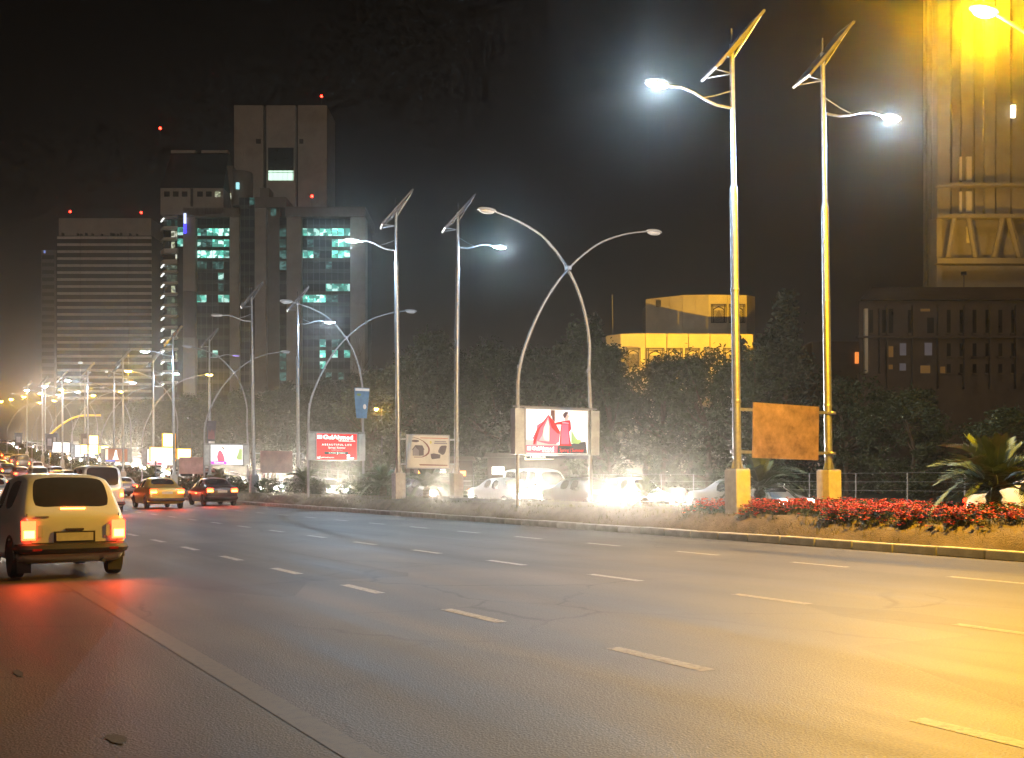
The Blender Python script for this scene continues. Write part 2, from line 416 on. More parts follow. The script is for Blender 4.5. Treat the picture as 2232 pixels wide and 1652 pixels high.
def solar_lamp(X, Y, side, step, lit, label, lean=0.0, power=3000, dh=0.0, da=.5, reach=1.0):
    """side -1: the arm reaches over our road, +1: over the opposite road"""
    t = thing('solar_street_lamp', label, 'street lamp', (X, Y, g(Y) + .60), 0, 'solar street lamps along the median')
    t.rotation_euler = (0, -lean, 0)
    obj('pedestal', MB().box(-.215, .215, -.215, .215, -.25, 1.0), M['pedestal'], t, bevel=.02)
    obj('base_plate', MB().box(-.19, .19, -.19, .19, 1.0, 1.025), M['steel'], t)
    for k in range(4):
        a = R(45 + 90*k) - TH
        mt = Matrix.Rotation(R(90*k) - TH * .2, 4, 'Z')
        mb = MB(); vs = [(.08, -.006, 1.025), (.18, -.006, 1.025), (.08, -.006, 1.34), (.08, .006, 1.025), (.18, .006, 1.025), (.08, .006, 1.34)]
        mb.add([mt @ Vector(v) for v in vs], [(0, 1, 2), (5, 4, 3), (0, 3, 4, 1), (1, 4, 5, 2), (2, 5, 3, 0)])
        obj('gusset', mb, M['steel'], t)
    h = step - .6
    pr = [(.100, 1.025), (.098, 2.6), (.098, 2.62), (.092, h - .08), (.092, h), (.064, h + .10), (.058, 10.6 + dh), (.056, 10.98 + dh)]
    obj('pole', MB().lathe(pr, 20), M['steel'], t, smooth=True)
    obj('pole_collar', MB().lathe([(.108, 2.57), (.112, 2.58), (.112, 2.64), (.108, 2.65)], 20), M['steel'], t, smooth=True)
    obj('pole_collar', MB().lathe([(.104, 5.2), (.106, 5.21), (.106, 5.25), (.104, 5.26)], 20), M['steel'], t, smooth=True)
    obj('antenna_stub', MB().tube([(0, 0, 10.95 + dh), (0, 0, 11.35 + dh)], .02, 8), M['dark_steel'], t)
    # panel, level axis along PAN_AZ, rising to the right
    pm = Matrix.Translation((0.02, 0, 10.95 + dh)) @ Matrix.Rotation(PAN_AZ, 4, 'Z') @ Matrix.Rotation(-R(49), 4, 'Y')
    pan = obj('solar_panel', MB().box(-.90, .90, -.46, .46, -.012, .014, M=pm), M['panel_cells'], t)
    fr = MB()
    for (a, b, c, d) in ((-.92, -.885, -.48, .48), (.885, .92, -.48, .48), (-.885, .885, -.48, -.445), (-.885, .885, .445, .48)):
        fr.box(a, b, c, d, -.04, .022, M=pm)
    obj('frame', fr, M['dark_steel'], pan)
    rl = MB()
    for yy in (-.26, .26): rl.box(-.42, .40, yy - .025, yy + .025, -.10, -.045, M=pm)
    obj('mounting_rail', rl, M['dark_steel'], pan)
    for (a, zt) in ((-.87, 10.30 + dh), (.87, 10.60 + dh)):
        for yy in (-.3, .3):
            p0 = pm @ Vector((a, yy, -.04)); obj('strut', MB().tube([p0, Vector((0, 0, zt))], .014, 6), M['steel'], pan)
    s = side*reach; a0 = 8.98 + da
    ar = obj('lamp_arm', MB().tube([(0, 0, a0), (.42*s, 0, a0 + .01), (.70*s, 0, a0 + .08), (1.0*s, 0, a0 + .20), (1.3*s, 0, a0 + .26), (1.62*s, 0, a0 + .23)], [.034, .034, .032, .03, .028, .028], 10), M['steel'], t, smooth=True)
    obj('arm_brace', MB().tube([(0, 0, a0 + .42), (.45*s, 0, a0 + .22), (.78*s, 0, a0 + .115)], .014, 8), M['steel'], ar, smooth=True)
    hd = MB(); c = (1.62*s + .31*side, 0, a0 + .22)
    hd.lathe([(.02, .075), (.13, .07), (.17, .03), (.175, 0.0), (.16, -.01)], 16, (0, 0, 0))
    hd.v = [(v[0]*1.9 + c[0], v[1]*.85, v[2] + c[2]) for v in hd.v]
    ho = obj('lamp_head', hd, M['lamp_case'], t, smooth=True)
    ln = MB().lathe([(.155, -.012), (.15, -.03), (.11, -.055), (.03, -.065)], 16)
    ln.v = [(v[0]*1.8 + c[0], v[1]*.8, v[2] + c[2]) for v in ln.v]
    obj('lens', ln, M[{0: 'led_off', 1: 'led', 2: 'led_green', 3: 'led_blue'}[lit]], ho, smooth=True)
    if lit in (1, 2):
        spot(ho, (c[0], 0, c[2] - .13), power, LED, .12)
    return t

ORD = ['nearest', 'second', 'third', 'fourth', 'fifth', 'sixth', 'seventh', 'eighth', 'ninth', 'tenth', 'eleventh']
XL, XR = 17.32, 19.85
for k in range(9):
    Y = 20.0 * (k + 1)
    n = 'nearest' if k == 0 else ORD[k] + ' nearest'
    litL = {0: 1, 1: 2, 2: 0, 3: 1, 4: 0, 5: 1, 6: 1, 7: 1, 8: 0}[k]
    litR = {0: 1, 1: 2, 2: 1, 3: 3, 4: 1, 5: 1, 6: 0, 7: 1, 8: 1}[k]
    lx = ['left of the blank sign', 'left of the white banner', 'with an unlit head', 'before the lit stepped sign'][k] if k < 4 else 'far at left'
    rx = ['right of the blank sign', 'right of the white banner', 'left of the red billboard', 'carrying a dark banner'][k] if k < 4 else 'far at left'
    solar_lamp(XL, Y, -1, 9.9 if k == 1 else 8.2, litL, f'{n} solar lamp post, near side of the median, {lx}', [.017, .011, .014, .008, .004, .003, 0, 0, 0][k], 3300 if k == 0 else 2200, *[(0, .5, 1.16), (.45, .8, .95)][k] if k < 2 else (0, .5, 1.0))
    solar_lamp(XR + (.62 if k == 0 else 0), Y + (.2 if k == 0 else 0), 1, 9.9 if k == 1 else 8.2, litR, f'{n} solar lamp post, far side of the median, {rx}', [.02, -.006, .006, .004, 0, 0, 0, 0, 0][k], 3300 if k == 0 else 2200, *[(.45, .5 + .45, 1.3), (.6, 1.2, 1.0)][k] if k < 2 else (0, .55, 1.0))

def bez(pts, n):
    """smooth curve through points (Catmull-Rom)"""
    P = [Vector(p) for p in pts]; P = [P[0]*2 - P[1]] + P + [P[-1]*2 - P[-2]]; out = []
    for i in range(1, len(P) - 2):
        for k in range(n):
            t = k / n; a, b, c, d = P[i-1], P[i], P[i+1], P[i+2]
            out.append(.5 * ((2*b) + (c-a)*t + (2*a-5*b+4*c-d)*t*t + (3*b-a-3*c+d)*t**3))
    out.append(P[-2]); return out
def arch_lamp(Y, litL, litR, label, hs=1.0, power=2500):
    t = thing('arch_street_lamp', label, 'street lamp', (18.4, Y, g(Y) + .60), 0, 'crossed arch street lamps along the median')
    for s in (-1, 1):
        # leg standing on side s, its tip on the other side
        pts = [(1.40*s, 0, -.2), (1.40*s, 0, 2.9), (1.34*s, 0, 4.2), (1.15*s, 0, 5.35), (.66*s, 0, 6.6), (-.05*s, 0, 7.62), (-.95*s, 0, 8.42), (-1.9*s, 0, 8.85), (-2.95*s, 0, 9.1*hs)]
        pts = [(p[0], p[1] + .055*s, p[2]*(1 if p[2] < 5 else 1-(1-hs)*(p[2]-5)/4.1)) for p in pts[:-1]] + [(pts[-1][0], .055*s, 9.1*hs)]
        pts = [(p[0] + .72*max(0, min(1, (p[2]/hs - 4.2)/4.9))**.9, p[1], p[2]) for p in pts]
        c = bez(pts, 6); n = len(c)
        leg = obj('leg', MB().tube(c, [.062 - .036*i/(n-1) for i in range(n)], 12), M['steel_painted'], t, smooth=True)
        for zz in (2.95, 4.25):
            obj('leg_collar', MB().lathe([(.064, zz), (.071, zz+.01), (.071, zz+.10), (.064, zz+.11)], 12, ((1.40 if zz < 4 else 1.335)*s, .055*s, 0)), M['steel_painted'], leg, smooth=True)
        tip = c[-1]; d = -s
        hd = MB().lathe([(.03, .09), (.10, .085), (.14, .05), (.15, 0), (.13, -.01)], 14)
        hd.v = [(v[0]*2.2 + tip.x + .2*d, v[1] + tip.y, v[2] + tip.z - .02) for v in hd.v]
        ho = obj('lamp_head', hd, M['lamp_case'], t, smooth=True)
        lit = litL if d < 0 else litR
        ln = MB().lathe([(.128, -.012), (.12, -.05), (.08, -.085), (.02, -.10)], 14)
        ln.v = [(v[0]*2.0 + tip.x + .2*d, v[1] + tip.y, v[2] + tip.z - .02) for v in ln.v]
        obj('lens', ln, M['sodium' if lit else 'led_off'], ho, smooth=True)
        if lit: spot(ho, (tip.x + .2*d, tip.y, tip.z - .2), power if lit == 1 else lit, SOD, .18, 172, .4)
    obj('crossing_clamp', MB().cbox((.5, 0, 7.56*(1-(1-hs)*.52)), (.14, .22, .14)), M['steel_painted'], t, bevel=.02)
    return t
Y_NEAR = along(2150, 15.97)
ARCH = {Y_NEAR: (20000, 600), 30: (0, 0), 50: (0, 0), 70: (0, 0), 90: (1, 1), 110: (0, 0), 130: (1, 1), 150: (1, 1), 170: (1, 0), 190: (1, 1), 210: (1, 1)}
for i, (Y, (a, b)) in enumerate(ARCH.items()):
    lab = ['sodium arch lamp whose glowing yellow head hangs at the upper right corner', 'tall crossed arch lamp post over the billboard with the red dress', 'crossed arch lamp post over the red lettered billboard', 'unlit crossed arch lamp post over the white billboard with a figure in pink',
           'arch lamp post with two glowing yellow heads behind the stepped sign boxes', 'unlit crossed arch lamp post over the brown billboard'][i] if i < 6 else f'{ORD[i]} arch lamp post from the camera, with yellow heads far up the road at left'
    arch_lamp(Y, a, b, lab, ((1044 - 18)/2397*depth(15.97, Y_NEAR) + CAM_H - .6)/9.1 if i == 0 else 1.0, 2000)

# ------------------------------------------------------------------ billboards
def text(parent, s, x, z, y, size, m, align='LEFT', sx=1.0, name='lettering', shear=0.0, bold=0.0):
    cu = bpy.data.curves.new(name, 'FONT'); cu.body = s; cu.size = size; cu.align_x = align; cu.extrude = .002; cu.shear = shear; cu.offset = bold
    cu.resolution_u = 3
    o = bpy.data.objects.new('tmp', cu); COL.objects.link(o)
    bpy.context.view_layer.update()
    me = bpy.data.meshes.new_from_object(o.evaluated_get(bpy.context.evaluated_depsgraph_get()))
    bpy.data.objects.remove(o); bpy.data.curves.remove(cu)
    me.name = name; me.materials.clear(); me.materials.append(m)
    for v in me.vertices: v.co = (v.co.x * sx, v.co.z * -1, v.co.y)
    return link(name, me, parent, (x, y, z))
def pic(parent, name, poly, y, m, th=.004):
    return obj(name, MB().prism(poly, y - th, y), m, parent)
M['sheet_grey'] = mat('grey_sheet_metal', (.34, .35, .34), .5, .25, scale=2.5, var=.35)
M['board_frame'] = mat('board_frame', (.16, .16, .16), .5, .4)
def lit(name, c, s): M[name] = emat(name, c, s)
lit('ad_white', (1, .97, .93), 1.15); lit('ad_red', (.80, .012, .02), 1.0); lit('ad_redlight', (.92, .12, .2), .8); lit('ad_pink', (.95, .38, .45), .8)
lit('ad_cream', (1, .85, .66), .85); lit('ad_brown', (.16, .07, .06), .5); lit('ad_skin', (.9, .5, .38), .8); lit('ad_black', (.03, .028, .04), .4)
lit('ad_green', (.35, .5, .16), .7); lit('ad_grey', (.5, .5, .55), .6); lit('ad_blue', (.2, .25, .7), .8); lit('ad_purple', (.6, .05, .6), .9); lit('ad_rust', (.42, .17, .1), .5)
lit('ad_darkred', (.5, .015, .03), .6)

def board(Y, W_, H, zb, label, side=True, face='ad_white', X=18.4, sag=False):
    """a light box between the two legs of an arch; front towards the camera"""
    t = thing('billboard', label, 'billboard', (X, Y, g(Y)), 0, 'lit billboards under the arch lamps')
    obj('light_box', MB().box(-W_/2, W_/2, -.10, .10, zb, zb + H), M['board_frame'], t, bevel=.01)
    obj('panel_face', MB().box(-W_/2 + .05, W_/2 - .05, -.106, -.101, zb + .05, zb + H - .05), M[face], t)
    fr = MB()
    for (a, b, c, d) in ((-W_/2, W_/2, zb, zb+.05), (-W_/2, W_/2, zb+H-.05, zb+H), (-W_/2, -W_/2+.05, zb+.05, zb+H-.05), (W_/2-.05, W_/2, zb+.05, zb+H-.05)):
        fr.box(a, b, -.135, -.102, c, d)
    obj('frame', fr, M['steel_painted'], t)
    if side:
        for s in (-1, 1):
            cx = s*(W_/2 + .20)
            mb = MB()
            nz = 5
            # a slightly dented sheet in front of the leg
            for j in range(nz):
                z0 = zb + .02 + (H - .06)*j/nz; z1 = zb + .02 + (H - .06)*(j+1)/nz
                y0 = -.17 + random.uniform(-.012, .012)
                mb.box(cx-.165, cx+.165, y0, .13, z0, z1)
            obj('side_panel', mb, M['sheet_grey'], t)
        obj('top_rail', MB().box(-W_/2-.36, W_/2+.36, -.04, .04, zb+H+.002, zb+H+.05), M['board_frame'], t)
    return t
def rect(a, b, c, d): return [(a, c), (b, c), (b, d), (a, d)]
def ell(cx, cz, rx, rz, n=20, a0=0, a1=360): return [(cx + rx*math.cos(R(a0 + (a1-a0)*k/n)), cz + rz*math.sin(R(a0 + (a1-a0)*k/n))) for k in range(n if a1-a0 == 360 else n+1)]

# the red dress (2.40 x 1.45 m)
b1 = board(30, 2.42, 1.50, 2.13, 'large lit billboard showing a figure in a red dress spreading a shawl', X=18.42)
S = 2.32/1340.0; ox, oz = -1.16, 3.58  # its print measured from the upper left corner of the face
def q(x, y): return (ox + (x - 465)*S, oz - (y - 310)*S)
def pq(name, pts, lay, m): return pic(b1, name, [q(*p) for p in pts], -.1065 - .0035*lay, M[m], .003)
pq('printed_ground', [(470, 900), (800, 920), (1150, 960), (1450, 930), (1760, 880), (1790, 1110), (470, 1110)], 0, 'ad_black')
pq('printed_sky_shade', [(470, 860), (760, 890), (1150, 940), (1150, 965), (470, 965)], 1, 'ad_grey')
pq('printed_pillar', [(1000, 316), (1085, 316), (1085, 530), (1040, 540), (1015, 420), (985, 450)], 0, 'ad_brown')
pq('printed_column', [(1090, 316), (1250, 316), (1250, 420), (1150, 440), (1150, 520), (1090, 520)], 0, 'ad_cream')
pq('printed_arch', [(1390, 480), (1410, 410), (1480, 350), (1580, 330), (1680, 390), (1740, 500), (1765, 640), (1770, 900), (1795, 900), (1795, 316), (1400, 316), (1385, 400)], 0, 'ad_cream')
pq('printed_shrub', [(1440, 680), (1480, 720), (1520, 790), (1580, 850), (1640, 850), (1670, 880), (1600, 930), (1440, 920)], 1, 'ad_green')
pq('printed_shawl', [(942, 402), (990, 460), (1110, 580), (1195, 710), (1190, 760), (1170, 900), (1100, 945), (960, 945), (800, 915), (700, 890), (690, 960), (615, 960), (625, 860), (605, 840), (690, 690), (700, 600), (830, 530)], 2, 'ad_redlight')
pq('printed_shawl_light', [(935, 450), (965, 620), (960, 900), (740, 880), (830, 760), (840, 650)], 3, 'ad_pink')
pq('printed_shawl_highlight', [(930, 500), (960, 620), (960, 880), (860, 870), (820, 770), (850, 640)], 4, 'ad_cream')
pq('printed_shawl_fold', [(690, 690), (830, 540), (935, 420), (920, 460), (840, 570), (760, 660), (700, 830), (660, 940), (620, 950), (640, 840)], 4, 'ad_red')
pq('printed_shawl_fold', [(942, 402), (1110, 580), (1190, 720), (1190, 755), (1130, 740), (1010, 640), (960, 500)], 4, 'ad_red')
pq('printed_dress', [(1090, 545), (1240, 515), (1400, 490), (1420, 520), (1435, 660), (1390, 710), (1410, 850), (1440, 970), (1180, 970), (1195, 700), (1215, 580), (1095, 585)], 5, 'ad_red')
pq('printed_skirt_sheen', [(1235, 570), (1370, 570), (1370, 700), (1390, 940), (1210, 940), (1215, 700)], 6, 'ad_redlight')
pq('printed_collar', [(1230, 540), (1290, 530), (1380, 545), (1378, 560), (1235, 556)], 7, 'ad_pink')
pq('printed_neck', [(1290, 440), (1370, 440), (1370, 490), (1290, 505)], 5, 'ad_skin')
pq('printed_face', [(1300, 380), (1350, 360), (1372, 400), (1385, 430), (1360, 470), (1310, 470)], 6, 'ad_skin')
pq('printed_hair', [(1255, 380), (1300, 342), (1350, 340), (1375, 365), (1340, 380), (1320, 430), (1290, 470), (1250, 420)], 7, 'ad_brown')
pq('printed_banner', [(470, 965), (1135, 965), (1130, 1110), (470, 1100)], 3, 'ad_redlight')
pq('printed_emblem', [(490, 990), (570, 990), (570, 1060), (490, 1060)], 5, 'ad_white')
x, z = q(590, 1055); text(b1, 'GulAhmed', x, z, -.13, .165, M['ad_white'], sx=1.12, bold=.006)
x, z = q(800, 1092); text(b1, 'THE ORIGINAL LAWN', x, z, -.13, .045, M['ad_white'], bold=.001)
x, z = q(1180, 1080); text(b1, 'Spring | Summer', x, z, -.13, .16, M['ad_red'], sx=.86)
lo = pic(b1, 'lower_strip', rect(-1.16, 1.16, 2.02, 2.125), -.10, M['ad_black'], .03)
text(b1, 'A  BEAUTIFUL LIFE', -1.02, 2.04, -.132, .07, M['ad_white'])
pic(b1, 'torn_edge', [(-1.19, 1.97), (-.2, 1.99), (-.1, 2.015), (-1.13, 2.015), (-1.14, 2.1), (-1.2, 2.05)], -.10, M['ad_cream'], .03)

# the red lettered board
b2 = board(50, 2.12, 1.33, 2.25, 'red billboard with white lettering under a crossed arch lamp', face='ad_red')
pic(b2, 'printed_emblem', rect(-.98, -.74, 3.28, 3.46), -.108, M['ad_white'])
text(b2, 'GulAhmed', -.70, 3.28, -.112, .27, M['ad_white'], sx=1.28, bold=.012)
text(b2, 'THE ORIGINAL LAWN', .92, 3.17, -.112, .085, M['ad_white'], 'RIGHT', bold=.002)
text(b2, 'A B E A U T I F U L  L I F E', 0, 2.97, -.112, .125, M['ad_white'], 'CENTER', 1.06, bold=.002)
text(b2, 'Spring | Summer', 0, 2.83, -.112, .13, M['ad_white'], 'CENTER')
text(b2, 'COLLECTION 2014', 0, 2.73, -.112, .065, M['ad_pink'], 'CENTER')
pic(b2, 'printed_strip', rect(-.62, .58, 2.55, 2.68), -.108, M['ad_black'])
text(b2, 'IN STORES', -.05, 2.59, -.113, .075, M['ad_white'], 'RIGHT')
text(b2, '1', -.02, 2.545, -.114, .17, M['ad_white'], bold=.006)
text(b2, 'ST MARCH', .06, 2.59, -.113, .075, M['ad_white'])
text(b2, 'gulahmedshop.com', -.8, 2.38, -.112, .085, M['ad_white'])
pic(b2, 'printed_logo', [(-.98, 2.34), (-.84, 2.34), (-.82, 2.48), (-.88, 2.42), (-.97, 2.44)], -.108, M['ad_white'])
text(b2, 'ideas', .5, 2.33, -.112, .18, M['ad_white'], bold=.008)
pic(b2, 'printed_logo', ell(.58, 2.51, .09, .05), -.108, M['ad_white'])

b3 = board(70, 2.12, 1.33, 2.25, 'overexposed white billboard with a small figure in pink')
pic(b3, 'printed_dress', [(-.55, 2.45), (-.62, 2.8), (-.52, 3.15), (-.38, 3.2), (-.28, 3.05), (-.2, 2.9), (-.12, 2.6), (-.15, 2.45)], -.108, M['ad_redlight'])
pic(b3, 'printed_hair', [(-.42, 3.45), (-.2, 3.4), (-.15, 3.28), (-.22, 3.22), (-.3, 3.36)], -.109, M['ad_brown'])
pic(b3, 'printed_foliage', [(.6, 2.75), (.72, 3.0), (.8, 3.3), (.98, 3.3), (.98, 2.6), (.7, 2.6)], -.108, M['ad_green'])
pic(b3, 'printed_banner', rect(-1.0, 0, 2.32, 2.5), -.110, M['ad_purple'])
text(b3, 'GulAhmed', -.8, 2.36, -.116, .14, M['ad_white'], bold=.004)
b4 = board(90, 2.12, 1.33, 2.25, 'white billboard half hidden behind the larger lit stepped sign')
pic(b4, 'printed_banner', rect(-1.0, .1, 2.32, 2.5), -.110, M['ad_redlight'])
text(b4, 'GulAhmed', -.85, 2.36, -.116, .14, M['ad_white'], bold=.004)
b5 = board(110, 2.12, 1.33, 2.25, 'brown billboard with a pale standing figure', face='ad_rust')
pic(b5, 'printed_figure', [(-.35, 2.5), (-.2, 2.9), (-.12, 3.35), (-.02, 3.45), (.06, 3.3), (.08, 2.95), (.22, 2.5)], -.108, M['ad_white'])
pic(b5, 'printed_screen', rect(-1.0, -.75, 2.5, 3.5), -.108, M['ad_cream'])
pic(b5, 'printed_banner', rect(-.98, -.1, 2.31, 2.46), -.110, M['ad_blue'])
b6 = board(130, 2.12, 1.33, 2.25, 'white billboard with a thin bluish figure far up the road')
pic(b6, 'printed_figure', [(.05, 2.4), (0, 2.8), (-.1, 3.2), (.05, 3.4), (.12, 3.1), (.2, 2.8), (.28, 2.4)], -.108, M['ad_blue'])
b7 = board(150, 2.12, 1.33, 2.25, 'farthest small white billboard, beside the traffic coming downhill')

# signs hung between the two posts of a lamp pair
def pair_sign(Y, label, x0, x1, z0, z1, mt, tilt=0.0, th=.012, XR=19.85):
    t = thing('median_sign', label, 'sign', (0, Y, g(Y)), 0)
    xc, zc = (x0+x1)/2, (z0+z1)/2
    rt = Matrix.Translation((xc, 0, zc)) @ Matrix.Rotation(tilt, 4, 'Y') @ Matrix.Translation((-xc, 0, -zc))
    obj('sign_plate', MB().box(x0, x1, -th, th, z0, z1, M=rt), mt, t, bevel=.004)
    for zz in (z0 + .12*(z1-z0), z1 - .12*(z1-z0)):
        for (a, b) in ((XL + .09, x0 + .10), (x1 - .10, XR - .09)):
            br = obj('bracket', MB().box(a, b, .014, .05, zz - .035, zz + .035), M['steel'], t)
            xx = XL if a < 18 else XR
            obj('clamp_band', MB().lathe([(.108, zz-.03), (.112, zz-.025), (.112, zz+.025), (.108, zz+.03)], 16, (xx, 0, 0)), M['steel'], br, smooth=True)
    return t
def rust_sheet():
    m = mat('weathered_sheet_back', (.42, .28, .21), .34, .6, scale=2.2, var=.65, bump=.25, bscale=5)
    return m
s1 = pair_sign(20.1, 'blank metal sign back catching orange light between the two nearest lamp posts', 17.86, 20.0, 1.86, 3.19, rust_sheet(), .02, XR=20.44)
s2 = pair_sign(40, 'white banner with an oval emblem, a washing machine drawing and dark blocks', 17.66, 19.5, 1.82, 3.12, mat('vinyl_banner', (.62, .60, .55), .45, 0, scale=1.2, var=.2), .0)
fr = MB()
for (a, b, c, d) in ((17.62, 19.54, 1.79, 1.83), (17.62, 19.54, 3.11, 3.15), (17.62, 17.66, 1.83, 3.11), (19.5, 19.54, 1.83, 3.11)): fr.box(a, b, -.03, -.014, c, d)
obj('frame', fr, M['steel'], s2)
M['ink_dark'] = mat('dark_ink', (.08, .07, .09), .5); M['ink_maroon'] = mat('maroon_ink', (.16, .06, .07), .5); M['ink_red'] = mat('red_ink', (.5, .2, .15), .5); M['ink_grey'] = mat('grey_ink', (.25, .24, .28), .5)
M['ink_yellow'] = mat('yellow_ink', (.5, .45, .12), .5); M['sheen_pale'] = mat('pale_sheen', (.7, .7, .68), .4)
u_ = 1.84/1840.0
def v(x, y): return (17.66 + (x - 160)*u_, 3.12 - (y - 130)*u_*1.06)
def pv(name, pts, lay, m): return pic(s2, name, [v(*p) for p in pts], -.0165 - .003*lay, M[m], .002)
out = [(350, 215), (500, 220), (700, 265), (900, 350), (1050, 460), (1150, 600), (1165, 700), (1120, 820), (1000, 910), (820, 965), (480, 970), (440, 940), (800, 940), (960, 870), (1060, 780), (1090, 690), (1070, 590), (980, 470), (850, 360), (680, 285), (500, 240)]
pv('printed_arc', out, 0, 'ink_maroon')
pic(s2, 'printed_oval', ell(*v(530, 350), .165, .05), -.0165, M['ink_dark'], .002)
pv('printed_machine', [(410, 690), (380, 670), (520, 505), (830, 510), (920, 665), (890, 690), (890, 890), (700, 905), (410, 900)], 1, 'ink_dark')
pv('printed_machine_front', [(430, 680), (520, 560), (600, 650), (680, 690), (680, 900), (430, 890)], 2, 'ink_grey')
pv('printed_block', [(1600, 560), (1680, 510), (1860, 500), (1910, 530), (1850, 740), (1790, 840), (1700, 860), (1530, 770), (1530, 700)], 0, 'ink_dark')
pv('printed_block', [(1190, 830), (1330, 805), (1630, 850), (1610, 990), (1250, 1030), (1210, 960)], 0, 'ink_dark')
pv('printed_bar', [(690, 1215), (1945, 1235), (1945, 1275), (730, 1265)], 0, 'ink_maroon')
pv('printed_line', [(1365, 335), (1880, 335), (1880, 380), (1365, 380)], 0, 'ink_grey')
pv('printed_line', [(1345, 400), (1930, 400), (1930, 450), (1345, 450)], 0, 'ink_grey')
pv('printed_line', [(740, 215), (1960, 220), (1960, 250), (740, 245)], 0, 'ink_red')
pv('printed_flame', [(1160, 440), (1150, 370), (1200, 330), (1250, 380), (1210, 450)], 0, 'ink_yellow')
pv('painted_crease_sheen', [(235, 300), (290, 480), (310, 900), (300, 1090), (240, 1060), (235, 600)], 1, 'sheen_pale')  # sheen along a crease, painted as a flat pale patch
s3 = pair_sign(60, 'dull maroon metal board between the third pair of lamp posts', 17.66, 19.5, 1.7, 2.95, mat('maroon_board', (.24, .12, .12), .6, .1, scale=2, var=.4))
s4 = pair_sign(80, 'pinkish board between the fourth pair of lamp posts', 17.66, 19.5, 1.7, 2.9, mat('pink_board', (.45, .25, .22), .6, .1, scale=2, var=.3))

# hanging banners
def banner(X, Y, z0, z1, w, m, label, xo=0.0, parts=()):
    t = thing('hanging_banner', label, 'banner', (X, Y, g(Y)), 0)
    mb = MB(); n = 6; vs = []
    for j in range(n + 1):
        for i in range(3):
            f = j / n; x = (-w/2 + w*i/2) * (.72 + .28*f)
            vs.append((xo + x, -.13 + .05*math.sin(3*f + i), z0 + (z1 - z0)*f))
    mb.add(vs, [(j*3+i, j*3+i+1, (j+1)*3+i+1, (j+1)*3+i) for j in range(n) for i in range(2)])
    mb.add([(a, b + .008, c) for a, b, c in vs], [(j*3+i, (j+1)*3+i, (j+1)*3+i+1, j*3+i+1) for j in range(n) for i in range(2)])
    cl = obj('cloth', mb, m, t)
    obj('top_rod', MB().tube([(xo - w/2 - .05, -.12, z1), (xo + w/2 + .05, -.12, z1)], .02, 8), M['dark_steel'], t)
    for nm, poly, mm in parts: pic(cl, nm, poly, -.19, mm, .003)
    return t
M['blue_cloth'] = mat('blue_cloth', (.06, .15, .26), .8, scale=2, var=.4); M['dark_cloth'] = mat('dark_cloth', (.07, .07, .09), .8, scale=3, var=.5)
M['cloth_white'] = mat('cloth_white', (.6, .58, .55), .8); M['cloth_green'] = mat('cloth_green', (.12, .2, .06), .8)
banner(19.56, 49.75, 4.3, 5.75, .75, M['blue_cloth'], 'blue tapered banner on the right leg of the arch over the red billboard', 0.0,
       (('printed_emblem', ell(-.17, 5.42, .11, .06), M['cloth_green']), ('printed_figure', ell(.12, 4.85, .08, .12), M['cloth_white']), ('header_strip', rect(-.36, .36, 5.6, 5.72), M['cloth_white'])))
banner(19.85, 79.8, 3.6, 5.5, .7, M['dark_cloth'], 'dark printed banner hanging on the post left of the pink figure billboard', 0.0,
       (('printed_figures', [(-.25, 4.2), (-.2, 4.9), (-.1, 4.7), (.05, 4.95), (.12, 4.7), (.2, 4.9), (.25, 4.2)], M['ink_maroon']), ('lower_strip', rect(-.2, .24, 3.85, 4.05), M['cloth_white'])))
for j, (X, Y, z0, z1, w, lb) in enumerate([(19.85, 139.8, 2.6, 4.8, 1.1, 'dark poster on the right post before the far stepped sign'), (17.0, 149.7, 2.6, 4.6, 1.0, 'dark poster far up the road above the white traffic glare'), (19.8, 169.7, 2.6, 4.6, 1.2, 'small grey poster far up the road'), (17.0, 189.7, 2.4, 4.4, 1.2, 'smallest dark poster at the left edge of the picture')]):
    banner(X, Y, z0, z1, w, M['dark_cloth'], lb, 0, (('printed_patch', rect(-w*.25, w*.25, z0+.5, z1-.6), M['ink_grey']),))

# stepped lit sign boxes
M['sign_lit'] = emat('lit_sign_face', (1, .78, .34), 6)
M['sign_rim'] = emat('lit_sign_rim', (1, .45, .03), 1.2)
def stepped_sign(X, Y, zb, sc, label):
    t = thing('stepped_light_sign', label, 'sign', (X, Y, g(Y)), 0, 'lit stepped signs')
    for (a, b, c, d, yo) in ((-1.75, .50, 0, 1.25, 0), (.62, 1.85, .15, 1.15, .02), (-.65, .48, 1.27, 2.5, 0)):
        bx = obj('sign_box', MB().box(a*sc, b*sc, yo-.16, yo+.16, zb + c*sc, zb + d*sc), M['sign_rim'], t, bevel=.02)
        obj('box_face', MB().box(a*sc+.06, b*sc-.06, yo-.175, yo-.162, zb + c*sc+.06, zb + d*sc-.06), M['sign_lit'], bx)
    for xx in (-1.2*sc, .55*sc): obj('post', MB().tube([(xx, .1, 0), (xx, .1, zb + 2.2*sc if xx > 0 else zb)], .06, 8), M['dark_steel'], t)
    return t
stepped_sign(18.5, 87.0, 2.62, .86, 'brightest stepped yellow light sign, left of the pink figure billboard')
stepped_sign(18.5, 124, 2.7, .8, 'farther stepped yellow light sign up the road')

